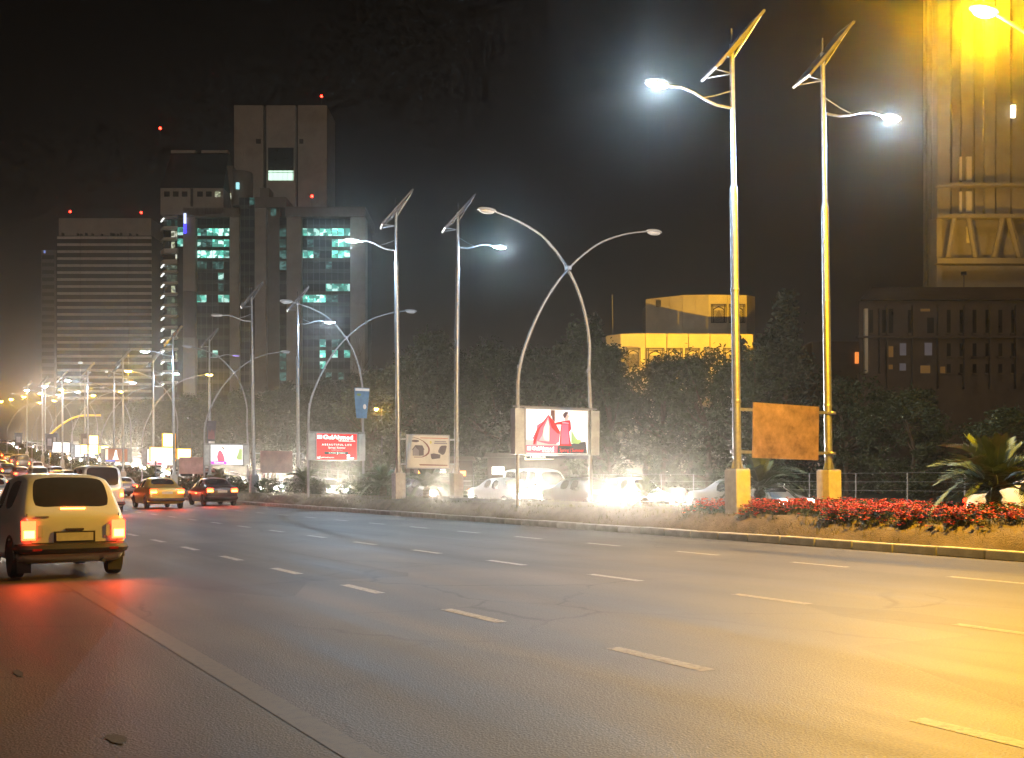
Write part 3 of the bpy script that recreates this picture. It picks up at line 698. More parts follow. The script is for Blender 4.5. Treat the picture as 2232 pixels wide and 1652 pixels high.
# yellow lit arm of a signal gantry far up the road
M['gantry_yellow'] = mat('yellow_gantry_paint', (.75, .5, .03), .5)
gt = thing('signal_gantry', 'curved yellow signal arm reaching over the far road', 'gantry', (18.0, 158, g(158)))
obj('post', MB().tube([(0, 0, 0), (0, 0, 4.4)], .16, 10), M['gantry_yellow'], gt, smooth=True)
obj('arm', MB().tube(bez([(0, 0, 4.4), (1.2, 0, 5.6), (2.6, 0, 6.6), (3.6, 0, 7.0), (4.6, 0, 7.15), (6.5, 0, 7.2)], 4), .13, 10), M['gantry_yellow'], gt, smooth=True)
obj('arm_tip', MB().cbox((6.6, 0, 7.0), (.3, .3, .7)), M['dark_steel'], gt)

# ------------------------------------------------------------------ buildings
def frame_at(px, z):
    """foot of a building whose front faces the camera: centre column px, distance z"""
    u = (px / K - 512.0) / F_PX * z
    x, y = sT*z + cT*u, cT*z - sT*u
    return x, y
class Bld:
    def __init__(s, name, label, px, z0):
        s.z0 = z0; s.x0 = (px / K - 512.0) / F_PX * z0
        X, Y = frame_at(px, z0); s.base = g(Y) - .3
        s.t = thing(name, label, 'building', (X, Y, s.base), -TH)
    def x(s, px, dz=0): return (px / K - 512.0) / F_PX * (s.z0 + dz) - s.x0
    def z(s, py, dz=0): return CAM_H + (HORIZON - py / K) / F_PX * (s.z0 + dz) - s.base
    def box(s, name, x0, x1, top, bot, m, d0=0.0, d1=1.0, parent=None, bevel=0):
        """front at depth offset d0, back at d1; columns and rows of the photograph at depth d0"""
        zb = s.z(bot, d0) if bot is not None else 0.0
        mb = MB().box(s.x(x0, d0), s.x(x1, d0), d0, d1, zb, s.z(top, d0))
        return obj(name, mb, m, parent or s.t, bevel=bevel)

M['facade'] = mat('facade_stone', (.34, .30, .26), .85, scale=.25, var=.2)
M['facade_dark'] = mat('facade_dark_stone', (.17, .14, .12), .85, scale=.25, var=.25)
M['facade_white'] = mat('facade_white_band', (.60, .55, .49), .8, scale=.15, var=.15)
M['glass_dark'] = mat('dark_glass', (.018, .018, .02), .12, 0, scale=.5, var=.4)
M['spandrel'] = mat('dark_spandrel', (.03, .025, .022), .4, .2, var=.3)
M['mullion'] = mat('mullion_metal', (.09, .085, .08), .5, .4)
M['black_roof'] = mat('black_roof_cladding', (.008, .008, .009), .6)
TEAL = (.17, .78, .60); TEAL2 = (.62, 1.0, .88)
M['win1'] = window_mat('window_dim', (.10, .30, .26), (.22, .5, .45), .38, .9)
M['win2'] = window_mat('window_lit', TEAL, TEAL2, .95, .5)
M['win3'] = window_mat('window_bright', TEAL, TEAL2, 1.7, .5)
M['win_warm'] = window_mat('window_warm', (.8, .85, .55), (1, 1, .8), .7, .9)
M['win_green'] = window_mat('window_greenish', (.16, .22, .15), (.3, .4, .28), .35, .7)
M['white_light'] = emat('bright_strip_light', (.95, 1, .95), 2.2)
M['blue_light'] = emat('blue_sign_light', (.06, .05, 1.0), 2.5)
M['obst'] = emat('obstruction_light', (1, .02, .01), 30)

MESH_CACHE = {}
def pane_mesh(w, h, m):
    k = (round(w, 3), round(h, 3), m.name)
    if k not in MESH_CACHE: MESH_CACHE[k] = MB().box(-w/2, w/2, 0, .12, 0, h).mesh('window', m)
    return MESH_CACHE[k]
def curtain(B, x0, x1, top, pitch, wh, bays, rows, litmap, d, name='window'):
    """a glazed bay: panes floor by floor, spandrels between, mullions in front"""
    xa, xb = B.x(x0, d), B.x(x1, d); bw = (xb - xa) / bays
    zs = [B.z(top + pitch*r_, d) for r_ in range(rows + 1)]
    h = (zs[0] - zs[1]) * wh
    for r_ in range(rows):
        row = litmap.get(r_, '')
        for b in range(bays):
            L = row[b] if b < len(row) else '0'
            m = M[{'0': 'glass_dark', '1': 'win1', '2': 'win2', '3': 'win3', 'w': 'win_warm', 'g': 'win_green'}[L]]
            link(name, pane_mesh(bw - .06, h, m), B.t, (xa + bw*(b + .5), d, zs[r_] - h))
        zt = zs[r_] - h; zb = zs[r_+1]
        obj('spandrel_panel', MB().box(xa, xb, d - .05, d + .12, zb + .02, zt - .02), M['spandrel'], B.t)
    for b in range(bays + 1):
        xx = xa + bw*b
        obj('mullion', MB().box(xx - .05, xx + .05, d - .16, d - .052, zs[rows], zs[0]), M['mullion'], B.t)
def red_light(px, py, z, label):
    X, Y = frame_at(px, z)
    zz = CAM_H + (HORIZON - py / K) / F_PX * z
    return X, Y, zz

# complex in the middle: tall slab behind, glazed block in front  (zoom columns -> picture columns)
def zx(v): return 290.5 + .394*v
def zy(v): return 191.7 + .394*v
T = Bld('office_tower', 'tall beige office tower with two dark vertical grooves and teal lit office floors', 610, 350)
D = 30.0
for (a, b, d0) in ((557, 719, D), (736, 896, D), (911, 1070, D)):
    T.box('slab_wall', zx(a), zx(b), zy(96), None, M['facade'], d0, d0 + 18)
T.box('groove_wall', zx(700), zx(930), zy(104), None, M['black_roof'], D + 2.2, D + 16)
for (a, b) in ((678, 705), (918, 940)):
    T.box('window', zx(a), zx(b), zy(282), zy(308), M['black_roof'], D - .06, D + .2)
T.box('window_recess', zx(745), zx(886), zy(330), zy(455), M['glass_dark'], D - .10, D + .3)
T.box('lit_window', zx(747), zx(884), zy(457), zy(510), emat('atrium_window', (.62, .9, .72), 1.6), D - .14, D + .3)
for k in range(5): T.box('mullion', zx(747 + 27*k + 25), zx(747 + 27*k + 26.5), zy(457), zy(510), M['mullion'], D - .24, D - .15)
T.box('lit_transom', zx(745), zx(886), zy(466), zy(468.5), M['mullion'], D - .24, D - .15)
# podium block parts
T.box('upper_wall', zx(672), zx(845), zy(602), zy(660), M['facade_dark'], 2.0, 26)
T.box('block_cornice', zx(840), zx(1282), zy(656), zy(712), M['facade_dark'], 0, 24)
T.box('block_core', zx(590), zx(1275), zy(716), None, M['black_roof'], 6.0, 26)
T.box('pilaster', zx(1200), zx(1282), zy(714), None, M['facade'], 0, 5.9)
T.box('pilaster', zx(848), zx(928), zy(714), None, M['facade'], 0, 5.9)
T.box('pilaster', zx(672), zx(732), zy(662), None, M['facade'], .5, 5.9)
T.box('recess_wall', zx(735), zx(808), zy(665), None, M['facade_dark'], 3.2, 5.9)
curtain(T, zx(929), zx(1199), zy(715), 61.3*.394, .66, 8, 16, {1: '22233332', 2: '01000332', 3: '23100333', 4: '00001000', 6: '00002222', 7: '33331100', 11: '00020110', 12: '00030203', 13: '00020000', 14: '00001010'}, 2.6)
curtain(T, zx(586), zx(671), zy(606), 61.3*.394, .66, 3, 17, {0: '001', 1: '000'}, 4.0)
curtain(T, zx(809), zx(846), zy(715), 61.3*.394, .72, 1, 16, {1: '1', 2: '1', 3: '1', 4: '1', 12: '1', 13: '1', 14: '1'}, 2.8)
T.box('roof_plant', zx(700), zx(752), zy(552), zy(603), M['facade_dark'], 3, 9)
T.box('window', zx(760), zx(788), zy(655), zy(705), M['win1'], 3.0, 3.18)
ob = MB().lathe([(.01, 0), (.35, .1), (.35, .6), (.01, .7)], 8)

# left wing: black sloping roof, stepped lit balconies at the corner
Lb = Bld('office_building', 'office block with a black sloping roof over six square windows and lit corner balconies', 465, 352)
zt, zm = Lb.z(zy(290)), Lb.z(zy(553))
mb = MB()
xs = [Lb.x(zx(v_)) for v_ in (135, 465, 497, 150)]
vs = [(xs[3], 0, zm), (xs[2], 0, zm), (xs[1], 14, zt), (xs[0], 14, zt), (xs[3], 16, zm), (xs[2], 16, zm), (xs[1], 16, zt), (xs[0], 16, zt)]
mb.add(vs, [(0, 1, 2, 3), (5, 4, 7, 6), (3, 2, 6, 7), (0, 3, 7, 4), (1, 5, 6, 2), (0, 4, 5, 1)])
rf = obj('roof', mb, M['black_roof'], Lb.t)
for (a, b) in ((135, 275), (310, 462)):
    obj('roof_coping', MB().box(Lb.x(zx(a)), Lb.x(zx(b)), 13.6, 16.2, zt + .01, zt + .9), M['facade'], rf)
Lb.box('upper_wall', zx(150), zx(498), zy(554), zy(700), M['facade'], 0, 16)
Lb.box('groove', zx(316), zx(331), zy(556), zy(655), M['black_roof'], -.08, 0.3)
for a in (170, 219, 268, 353, 402, 451):
    Lb.box('window', zx(a), zx(a + 31), zy(572), zy(601), M['win_warm'] if a == 451 else M['glass_dark'], -.05, .3)
Lb.box('core', zx(172), zx(584), zy(702), None, M['black_roof'], 7, 24)
Lb.box('block_cornice', zx(275), zx(585), zy(662), zy(713), M['facade_dark'], 0, 10)
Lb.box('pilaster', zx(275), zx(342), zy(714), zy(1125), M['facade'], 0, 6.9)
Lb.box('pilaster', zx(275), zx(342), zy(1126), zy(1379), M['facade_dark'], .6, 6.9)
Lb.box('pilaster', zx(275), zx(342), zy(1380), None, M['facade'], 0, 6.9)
Lb.box('pilaster', zx(533), zx(584), zy(714), None, M['facade'], 0, 6.9)
curtain(Lb, zx(343), zx(532), zy(715), 61.3*.394, .66, 6, 16, {1: '213333', 2: '211333', 3: '333332', 4: '110110', 5: '000020', 6: '000010', 7: '220022', 12: '110200'}, 2.6)
# corner: slabs with light strips, glass between
Lb.box('corner_glass', zx(166), zx(240), zy(705), None, M['glass_dark'], 3.4, 6.9)
for k in range(16):
    y0 = 700 + k*61.3
    big = k in (3, 4)
    sl = obj('balcony_slab', MB().prism([(Lb.x(zx(122)), 0), (Lb.x(zx(160)), 0), (Lb.x(zx(240)), 0), (Lb.x(zx(240)), 1), (Lb.x(zx(160)), 1), (Lb.x(zx(122)), 1)], 0, 1), M['facade_white'], Lb.t)
    # slab outline in plan with a receding left corner
    mb = MB(); z0, z1 = Lb.z(zy(y0 + (24 if big else 12))), Lb.z(zy(y0))
    pl = [(Lb.x(zx(122)), 5.0), (Lb.x(zx(162)), 1.0), (Lb.x(zx(240)), .4), (Lb.x(zx(240)), 6.8), (Lb.x(zx(122)), 6.8)]
    mb.add([(x, y, z0) for x, y in pl] + [(x, y, z1) for x, y in pl], [tuple(range(5))[::-1], tuple(range(5, 10))] + [(i, (i+1) % 5, (i+1) % 5 + 5, i+5) for i in range(5)])
    old = sl.data; sl.data = mb.mesh('balcony_slab', M['facade_white']); bpy.data.meshes.remove(old)
    if k not in (1, 2, 3):
        zl = z0 - .15
        mb = MB().tube([(Lb.x(zx(128)), 4.7, zl - .35), (Lb.x(zx(160)), 1.5, zl)], .22, 6)
        obj('strip_light', mb, M['white_light'], sl)
    h = Lb.z(zy(y0 + 12)) - Lb.z(zy(y0 + 61)) - .4
    for b in range(3):
        L = {1: '0w2', 2: '020', 3: '00w', 6: '020', 10: '0ww', 12: '002', 0: '101', 13: '110', 9: '0gg'}.get(k, 'ggg')[b]
        m = M[{'0': 'glass_dark', '1': 'win1', '2': 'win_warm', 'w': 'win_warm', 'g': 'win_green'}[L]]
        w_ = (Lb.x(zx(238)) - Lb.x(zx(168)))/3
        link('window', pane_mesh(w_ - .15, h, m), Lb.t, (Lb.x(zx(168)) + w_*(b + .5), 3.2, Lb.z(zy(y0 + 59))))
for k in range(2): Lb.box('curved_bay_window', zx(244), zx(272), zy(770 + 63*k), zy(812 + 63*k), M['win2'], 1.2, 3)
Lb.box('bay_wall', zx(242), zx(274), zy(725), None, M['spandrel'], 1.6, 6.8)
Lb.box('blue_sign', zx(277), zx(291), zy(752), zy(802), M['blue_light'], -.6, -.1)
Lb.box('blue_sign', zx(278), zx(290), zy(692), zy(748), emat('pale_sign_light', (.55, .65, 1), 2.0), -.6, -.1)
# roof plant between the two
Lb.box('roof_plant', zx(500), zx(550), zy(430), zy(660), M['facade_dark'], 9, 14)
st = MB().lathe([(3.6, 0), (3.6, Lb.z(zy(418)) - Lb.z(zy(610))), (3.3, Lb.z(zy(412)) - Lb.z(zy(610)))], 18, (Lb.x(zx(602), 12), 12, Lb.z(zy(610))))
obj('stair_drum', st, M['facade_dark'], Lb.t, smooth=True)
Lb.box('window', zx(567), zx(585), zy(522), zy(558), emat('cyan_window', (.4, .85, .9), 1.2), 7.6, 8)
Lb.box('window', zx(518), zx(540), zy(582), zy(614), M['win_warm'], 8.7, 9)
Lb.box('window', zx(504), zx(526), zy(628), zy(660), M['win_warm'], 8.6, 8.9)

# obstruction lights on short masts: parts of the buildings
for (B, px, py, d, foot) in ((Lb, 348, 279, 14, 304), (T, 700, 209, 31, 229), (T, 679, 427, 3, 450), (Lb, 518, 426, 9, 434), (Lb, 499, 434, 9, 440)):
    ms = obj('mast', MB().tube([(B.x(px, d), d + .5, B.z(foot, d)), (B.x(px, d), d + .5, B.z(py, d))], .06, 6), M['dark_steel'], B.t)
    o = MB().lathe([(.05, -.3), (.36, -.2), (.42, .1), (.25, .42), (.03, .5)], 10, (B.x(px, d), d + .5, B.z(py, d)))
    obj('obstruction_light', o, M['obst'], ms, smooth=True)

# banded block at the left
Bb = Bld('banded_office_block', 'wide office block with pale horizontal bands and a plain parapet at left', 226, 520)
Bb.box('parapet', 128, 329, 475.5, 513, M['facade'], 3, 26)
Bb.box('core', 123, 330, 513.5, None, M['black_roof'], 1.2, 40)
for k in range(24):
    y0 = 515 + 15.2*k
    for (a, b) in ((124.5, 174.2), (175.6, 279.5), (281, 329)):
        Bb.box('spandrel_band', a, b, y0, y0 + 5.2, M['facade_white'], 0, 1.1)
        Bb.box('window_band', a, b, y0 + 5.5, y0 + 14.9, M['spandrel'], .5, 1.15)
for i, px in enumerate((134, 167, 174, 185, 199, 219, 240, 246, 254, 261, 281, 296)):
    Bb.box('roof_unit', px, px + 3, 507 + (i % 3), 514, M['black_roof'], 1.3, 3)
Bb.box('side_wing', 90, 121.5, 545, None, M['facade_dark'], 14, 44)
for k in range(18): Bb.box('window_band', 91.5, 118, 556 + 16.2*k, 564.5 + 16.2*k, M['spandrel'], 13.7, 14)
Bb.box('window', 95, 98, 545.5, 551, emat('small_blue_window', (.3, .4, 1), .8), 13.5, 14)
Bb.box('window', 171, 178.5, 788.5, 792, M['white_light'], -.3, .4)
Bb.box('window', 229, 234, 807, 811, M['white_light'], -.3, .4)
for (px, py) in ((152, 461), (307, 463)):
    ms = obj('mast', MB().tube([(Bb.x(px, 5), 5.5, Bb.z(477, 5)), (Bb.x(px, 5), 5.5, Bb.z(py, 5))], .08, 6), M['dark_steel'], Bb.t)
    obj('obstruction_light', MB().lathe([(.05, -.4), (.46, -.25), (.5, .15), (.3, .5), (.03, .6)], 10, (Bb.x(px, 5), 5.5, Bb.z(py, 5))), M['obst'], ms, smooth=True)

# floodlit pale building behind the trees
M['cream_wall'] = mat('cream_render', (.62, .56, .44), .85, scale=.4, var=.14)
M['screen_metal'] = mat('screen_metal', (.07, .06, .05), .6, .2)
Y_ = Bld('pale_terraced_building', 'pale building with two stepped terraces lit yellow behind the trees', 1480, 150)
def tier(B, name, pts, top, bot, m, dback, thick=.35, coping=True, dz=0.0):
    """a wall following plan points (column, depth); panels are separate pieces"""
    for (p0, p1) in zip(pts[:-1], pts[1:]):
        xa, ya, xb, yb = B.x(p0[0], p0[1]), p0[1], B.x(p1[0], p1[1]), p1[1]
        za, zb_ = B.z(p0[2], p0[1]), B.z(p1[2], p1[1])
        n = max(1, int(round(math.hypot(xb-xa, yb-ya) / 3.2)))
        for k in range(n):
            f0, f1 = k/n + .004, (k+1)/n - .004
            q0 = (xa + (xb-xa)*f0, ya + (yb-ya)*f0); q1 = (xa + (xb-xa)*f1, ya + (yb-ya)*f1)
            t0, t1 = za + (zb_-za)*f0, za + (zb_-za)*f1
            mb = MB().add([(q0[0], q0[1], bot), (q1[0], q1[1], bot), (q1[0], q1[1], t1), (q0[0], q0[1], t0),
                           (q0[0], q0[1]+thick, bot), (q1[0], q1[1]+thick, bot), (q1[0], q1[1]+thick, t1), (q0[0], q0[1]+thick, t0)],
                          [(0, 1, 2, 3), (5, 4, 7, 6), (3, 2, 6, 7), (0, 3, 7, 4), (1, 5, 6, 2), (0, 4, 5, 1)])
            obj(name, mb, m, B.t)
zlow = Y_.z(800)
tier(Y_, 'terrace_wall', [(1320, 6, 732), (1352, 1.5, 727.5), (1406, 0, 726.5), (1641, 0, 728), (1648, 10, 730)], 727, 1.0, M['cream_wall'], 10)
tier(Y_, 'upper_wall', [(1407, 26, 652), (1487, 18, 643), (1543, 14, 642), (1627, 14, 643), (1645, 22, 646)], 642, Y_.z(740, 14) , M['cream_wall'], 10)
Y_.box('upper_core', 1420, 1640, 649, None, M['facade_dark'], 27, 40)
Y_.box('roof_slab', 1330, 1640, 733.5, 736, M['facade_dark'], 7, 27)
Y_.box('vent', 1430, 1463, 654, 668, M['black_roof'], 22.6, 23.2)
def screen(B, x0, x1, top, bot, d):
    """window screen: double frame with corner squares, a pointed arch and a lattice"""
    s_ = link('window_screen', None, B.t)
    w0, w1, h0, h1 = B.x(x0, d), B.x(x1, d), B.z(bot, d), B.z(top, d)
    e_ = (w1-w0)*.10; th = (w1-w0)*.028
    mb = MB()
    for xx in (w0, w0+e_, w1-e_, w1): mb.box(xx-th, xx+th, d-.35, d-.28, h0, h1)
    for zz in (h1, h1-e_, h0): mb.box(w0-th, w1+th, d-.275, d-.22, zz-th, zz+th)
    obj('screen_frame', mb, M['screen_metal'], s_)
    cx = (w0+w1)/2; aw = (w1-w0)/2 - e_*1.25
    ap = [(cx-aw, d-.3, h0), (cx-aw, d-.3, h1-e_*4.2), (cx-aw*.85, d-.3, h1-e_*3.1), (cx-aw*.45, d-.3, h1-e_*2.2), (cx, d-.3, h1-e_*1.6), (cx+aw*.45, d-.3, h1-e_*2.2), (cx+aw*.85, d-.3, h1-e_*3.1), (cx+aw, d-.3, h1-e_*4.2), (cx+aw, d-.3, h0)]
    obj('screen_arch', MB().tube(ap, th*1.3, 6), M['screen_metal'], s_)
    la = MB(); n = 5
    for k in range(-n, n+1):
        x_ = cx + aw*k/n
        for sg in (-1, 1):
            xe = max(cx-aw, min(cx+aw, x_ + sg*aw)); f = abs(xe-x_)/aw
            zt_ = h1 - e_*4.0
            la.tube([(x_, d-.26, h0), (xe, d-.26, h0 + (zt_-h0)*max(f, .05))], th*.5, 4)
    obj('screen_lattice', la, M['screen_metal'], s_)
for (a, b) in ((1364, 1394), (1408, 1446), (1452, 1486), (1493, 1524), (1533, 1566), (1575, 1610), (1614, 1640)):
    screen(Y_, a, b, 759.5, 800, 0.0)
for (a, b) in ((1503, 1532), (1549, 1581), (1588, 1622)):
    screen(Y_, a, b, 664, 703, 14.0 if a > 1540 else 17.4)
obj('flagpole', MB().tube([(Y_.x(1335.5, 6), 6.2, Y_.z(735, 6)), (Y_.x(1334, 6), 6.2, Y_.z(642, 6))], .07, 6), M['steel_painted'], Y_.t)
Y_.box('rear_wing', 1770, 1880, 744, None, mat('rear_wing_wall', (.16, .11, .06), .9, scale=.4), 13, 20)
scr = link('lit_lattice_window', MB().box(Y_.x(1862, 13), Y_.x(1872, 13), 12.6, 12.9, Y_.z(792, 13), Y_.z(768, 13)).mesh('lit_lattice_window', emat('orange_lattice_light', (1, .28, .05), 1.1)), Y_.t)

# floodlights of the two buildings (sodium floods on the verge behind the trees)
def flood(name, X, Y, z, target, power, label, angle=70, col=SOD):
    t = thing(name, label, 'floodlight', (X, Y, g(Y) + .3))
    d = Vector(target) - Vector((X, Y, g(Y) + .3 + z))
    rot = d.to_track_quat('-Z', 'Y').to_euler()
    obj('post', MB().tube([(0, 0, 0), (0, 0, z - .1)], .05, 8), M['dark_steel'], t)
    mt = Matrix.Translation((0, 0, z)) @ rot.to_matrix().to_4x4()
    hd = obj('housing', MB().box(-.22, .22, -.16, .16, -.02, .16, M=mt), M['dark_steel'], t)
    obj('lens', MB().box(-.19, .19, -.13, .13, -.035, -.022, M=mt), M['sodium'], hd)
    l = bpy.data.lights.new('flood_light', 'SPOT'); l.energy = power; l.color = col; l.spot_size = R(angle); l.spot_blend = .5; l.shadow_soft_size = .1
    link('flood_light', l, hd, (mt @ Vector((0, 0, -.06))), rot)
    return t
x1, y1 = frame_at(1575, 108); xt, yt = frame_at(1500, 150)
flood('floodlight', x1, y1, 7.4, (xt, yt, 29), 210000, 'sodium floodlight hidden in the trees below the pale terraced building', 46)

# tower at the right edge, floodlit from below, dark podium in front of it
M['tower_wall'] = mat('tower_concrete', (.27, .24, .19), .85, scale=.3, var=.22)
Rt = Bld('unfinished_tower', 'tall concrete tower at the right edge, washed yellow by lamp light', 2130, 108)
pl = [(Rt.x(2041, 1.2), 1.2), (Rt.x(2420, 1.2), 1.2), (Rt.x(2420, 1.2), 22), (Rt.x(2011.5, 22), 22)]
zt_ = Rt.z(-260)
obj('core', MB().add([(x, y, 0) for x, y in pl] + [(x, y, zt_) for x, y in pl], [(3, 2, 1, 0), (4, 5, 6, 7)] + [(i, (i+1) % 4, (i+1) % 4 + 4, i+4) for i in range(4)]), M['tower_wall'], Rt.t)
for f in (.32, .68):
    xx = pl[3][0] + (pl[0][0] - pl[3][0])*f; yy = 22 + (1.2 - 22)*f
    obj('side_rib', MB().box(xx - .22, xx - .01, yy - .15, yy + .15, 0, zt_ - .5), M['tower_wall'], Rt.t)
for (a, b, d) in ((2042, 2070, 0), (2074, 2092, .5), (2095, 2121, .2), (2124, 2142, .5), (2146, 2168, .1), (2171, 2201, .35), (2206, 2240, 0), (2244, 2290, .3), (2295, 2350, 0), (2355, 2420, .3)):
    Rt.box('facade_panel', a, b, -255, 470, M['tower_wall'], d, 1.18)
Rt.box('corner_column', 2041, 2052, 471, None, M['tower_wall'], -.5, 1.18)
for (a, b, t0, b0) in ((2106, 2117, 341, 393), (2106, 2117, 417, 461), (2106, 2117, 493, 529), (2091, 2096, 341, 393), (2091, 2096, 417, 461)):
    Rt.box('opening', a, b, t0, b0, M['cream_wall'], -.25, -.02)
Rt.box('lit_window', 2204, 2213, 228.5, 255, emat('tower_lit_window', (.95, .95, .75), 3), -.3, -.02)
for (a, b) in ((2060, 2075), (2120, 2104), (2160, 2180), (2215, 2190)):
    mb = MB().tube([(Rt.x(a), -.6, Rt.z(565)), (Rt.x(b), -.6, Rt.z(472))], .28, 6); obj('brace', mb, M['tower_wall'], Rt.t)
Rt.box('floor_edge', 2042, 2300, 466, 474, M['tower_wall'], -1.0, -.05)
Rt.box('floor_edge', 2042, 2300, 398, 404, M['tower_wall'], -.8, -.05)
Rt.box('floor_edge', 2042, 2300, 562, 574, M['tower_wall'], -1.2, -.05)

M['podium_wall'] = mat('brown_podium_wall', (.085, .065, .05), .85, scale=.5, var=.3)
Po = Bld('dark_podium_building', 'dark low building with hipped roof and faint windows below the tower at right', 2080, 92)
pl = [(Po.x(1871), 0), (Po.x(2420), 0), (Po.x(2420), 12), (Po.x(1876, 12), 12)]; zt_ = Po.z(656)
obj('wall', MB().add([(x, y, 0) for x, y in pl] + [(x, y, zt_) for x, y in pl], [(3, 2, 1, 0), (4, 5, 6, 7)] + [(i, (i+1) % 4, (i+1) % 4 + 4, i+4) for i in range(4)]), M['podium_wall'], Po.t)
mb = MB()
xa, xb, xc = Po.x(1870), Po.x(1922), Po.x(2424); z0, z1 = Po.z(655), Po.z(609.5)
mb.add([(xa, -.6, z0), (xc, -.6, z0), (xc, 13, z0), (Po.x(1873, 13), 13, z0), (xb + .3, 3.5, z1), (xc, 3.5, z1), (xc, 11, z1), (Po.x(1926, 11), 11, z1)],
       [(0, 1, 5, 4), (0, 4, 7, 3), (3, 7, 6, 2), (1, 2, 6, 5), (4, 5, 6, 7), (0, 3, 2, 1)])
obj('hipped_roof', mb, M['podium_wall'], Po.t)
def zpx(v_): return 1801 + .2814*v_
def zpy(v_): return 523 + .2814*v_
M['dim_warm'] = emat('dim_warm_window', (.55, .3, .08), .10); M['dim_grey'] = emat('dim_grey_window', (.35, .34, .42), .09)
Po.box('pilaster', zpx(296), zpx(321), zpy(530), zpy(1030), M['cream_wall'], -.35, -.02)
Po.box('pilaster', zpx(412), zpx(430), zpy(530), zpy(1030), M['podium_wall'], -.35, -.02)
for (a, b, c, d, m) in ((470, 516, 532, 720, 'glass_dark'), (470, 516, 822, 906, 'dim_warm'), (568, 616, 800, 892, 'dim_grey'), (760, 816, 796, 892, 'dim_grey'), (728, 802, 972, 1030, 'dim_warm'), (878, 918, 980, 1030, 'dim_warm'), (566, 614, 955, 1010, 'dim_grey'), (730, 800, 532, 552, 'dim_warm'), (780, 830, 600, 720, 'glass_dark'), (470, 512, 965, 1000, 'dim_warm')):
    wo_ = Po.box('window', zpx(a), zpx(b), zpy(c), zpy(d), M[m], -.06, .1)
    obj('window_frame', MB().box(Po.x(zpx(a))-.08, Po.x(zpx(b))+.08, -.12, -.065, Po.z(zpy(d))-.16, Po.z(zpy(d))-.02), M['podium_wall'], wo_)
for k in range(13):
    a = 330 + k*100
    if k % 2: Po.box('pilaster', zpx(a + 38), zpx(a + 50), zpy(500), zpy(1150), M['podium_wall'], -.4, -.02)
    for (c, d) in ((540, 720), (800, 900), (960, 1030)):
        if a > 830 or k in (0, 1, 3) and c == 540:
            w_ = Po.box('window', zpx(a - 22 + 24), zpx(a + 22 + 8), zpy(c), zpy(d), M['glass_dark'], -.05, .1)
            obj('window_sill', MB().box(Po.x(zpx(a)) - .1, Po.x(zpx(a + 32)) + .1, -.22, -.055, Po.z(zpy(d)) - .14, Po.z(zpy(d)) - .01), M['podium_wall'], w_)
Po.box('string_course', 1868, 2420, zpy(742), zpy(756), M['podium_wall'], -.5, -.02)
x2, y2 = frame_at(2100, 97); xt, yt = frame_at(2150, 108)
flood('roof_floodlight', x2, y2, Po.z(609.5, 4) + Po.base - g(y2) + .5, (xt, yt, 44), 6000, 'sodium floodlight on the roof of the dark podium building', 120)

# ------------------------------------------------------------------ vehicles
def paint(name, c): return mat(name, c, .28, .15, var=.06, scale=2, coat=.6)
PAINT = {'white': paint('car_white', (.62, .62, .60)), 'silver': paint('car_silver', (.38, .39, .40)), 'black': paint('car_black', (.02, .02, .022)),
         'maroon': paint('car_maroon', (.13, .02, .02)), 'blue': paint('car_blue', (.03, .05, .14)), 'yellow': paint('car_yellow', (.45, .30, .04)), 'grey': paint('car_grey', (.12, .12, .125)), 'green': paint('car_green', (.03, .07, .05))}
M['car_glass'] = mat('car_glass', (.02, .022, .025), .06, 0, var=.2)
M['tyre'] = mat('tyre_rubber', (.018, .018, .018), .9)
M['rim'] = mat('wheel_rim', (.4, .4, .41), .35, .8)
M['trim'] = mat('black_trim', (.02, .02, .02), .6)
M['head_lit'] = emat('headlight_lit', (1, .95, .86), 400)
M['fog_lit'] = emat('fog_lamp_lit', (1, .9, .7), 60)
M['tail_lit'] = emat('tail_lamp_lit', (1, .045, .012), 14)
M['brake_lit'] = emat('brake_lamp_lit', (1, .16, .02), 40)
M['turn_lit'] = emat('indicator_lit', (1, .42, .02), 9)
M['tail_off'] = mat('tail_lamp_red', (.3, .012, .012), .2)
M['head_off'] = mat('headlamp_glass', (.55, .56, .58), .12)
M['plate'] = mat('number_plate', (.5, .47, .38), .5)
M['plate_yellow'] = mat('number_plate_yellow', (.55, .42, .08), .5)

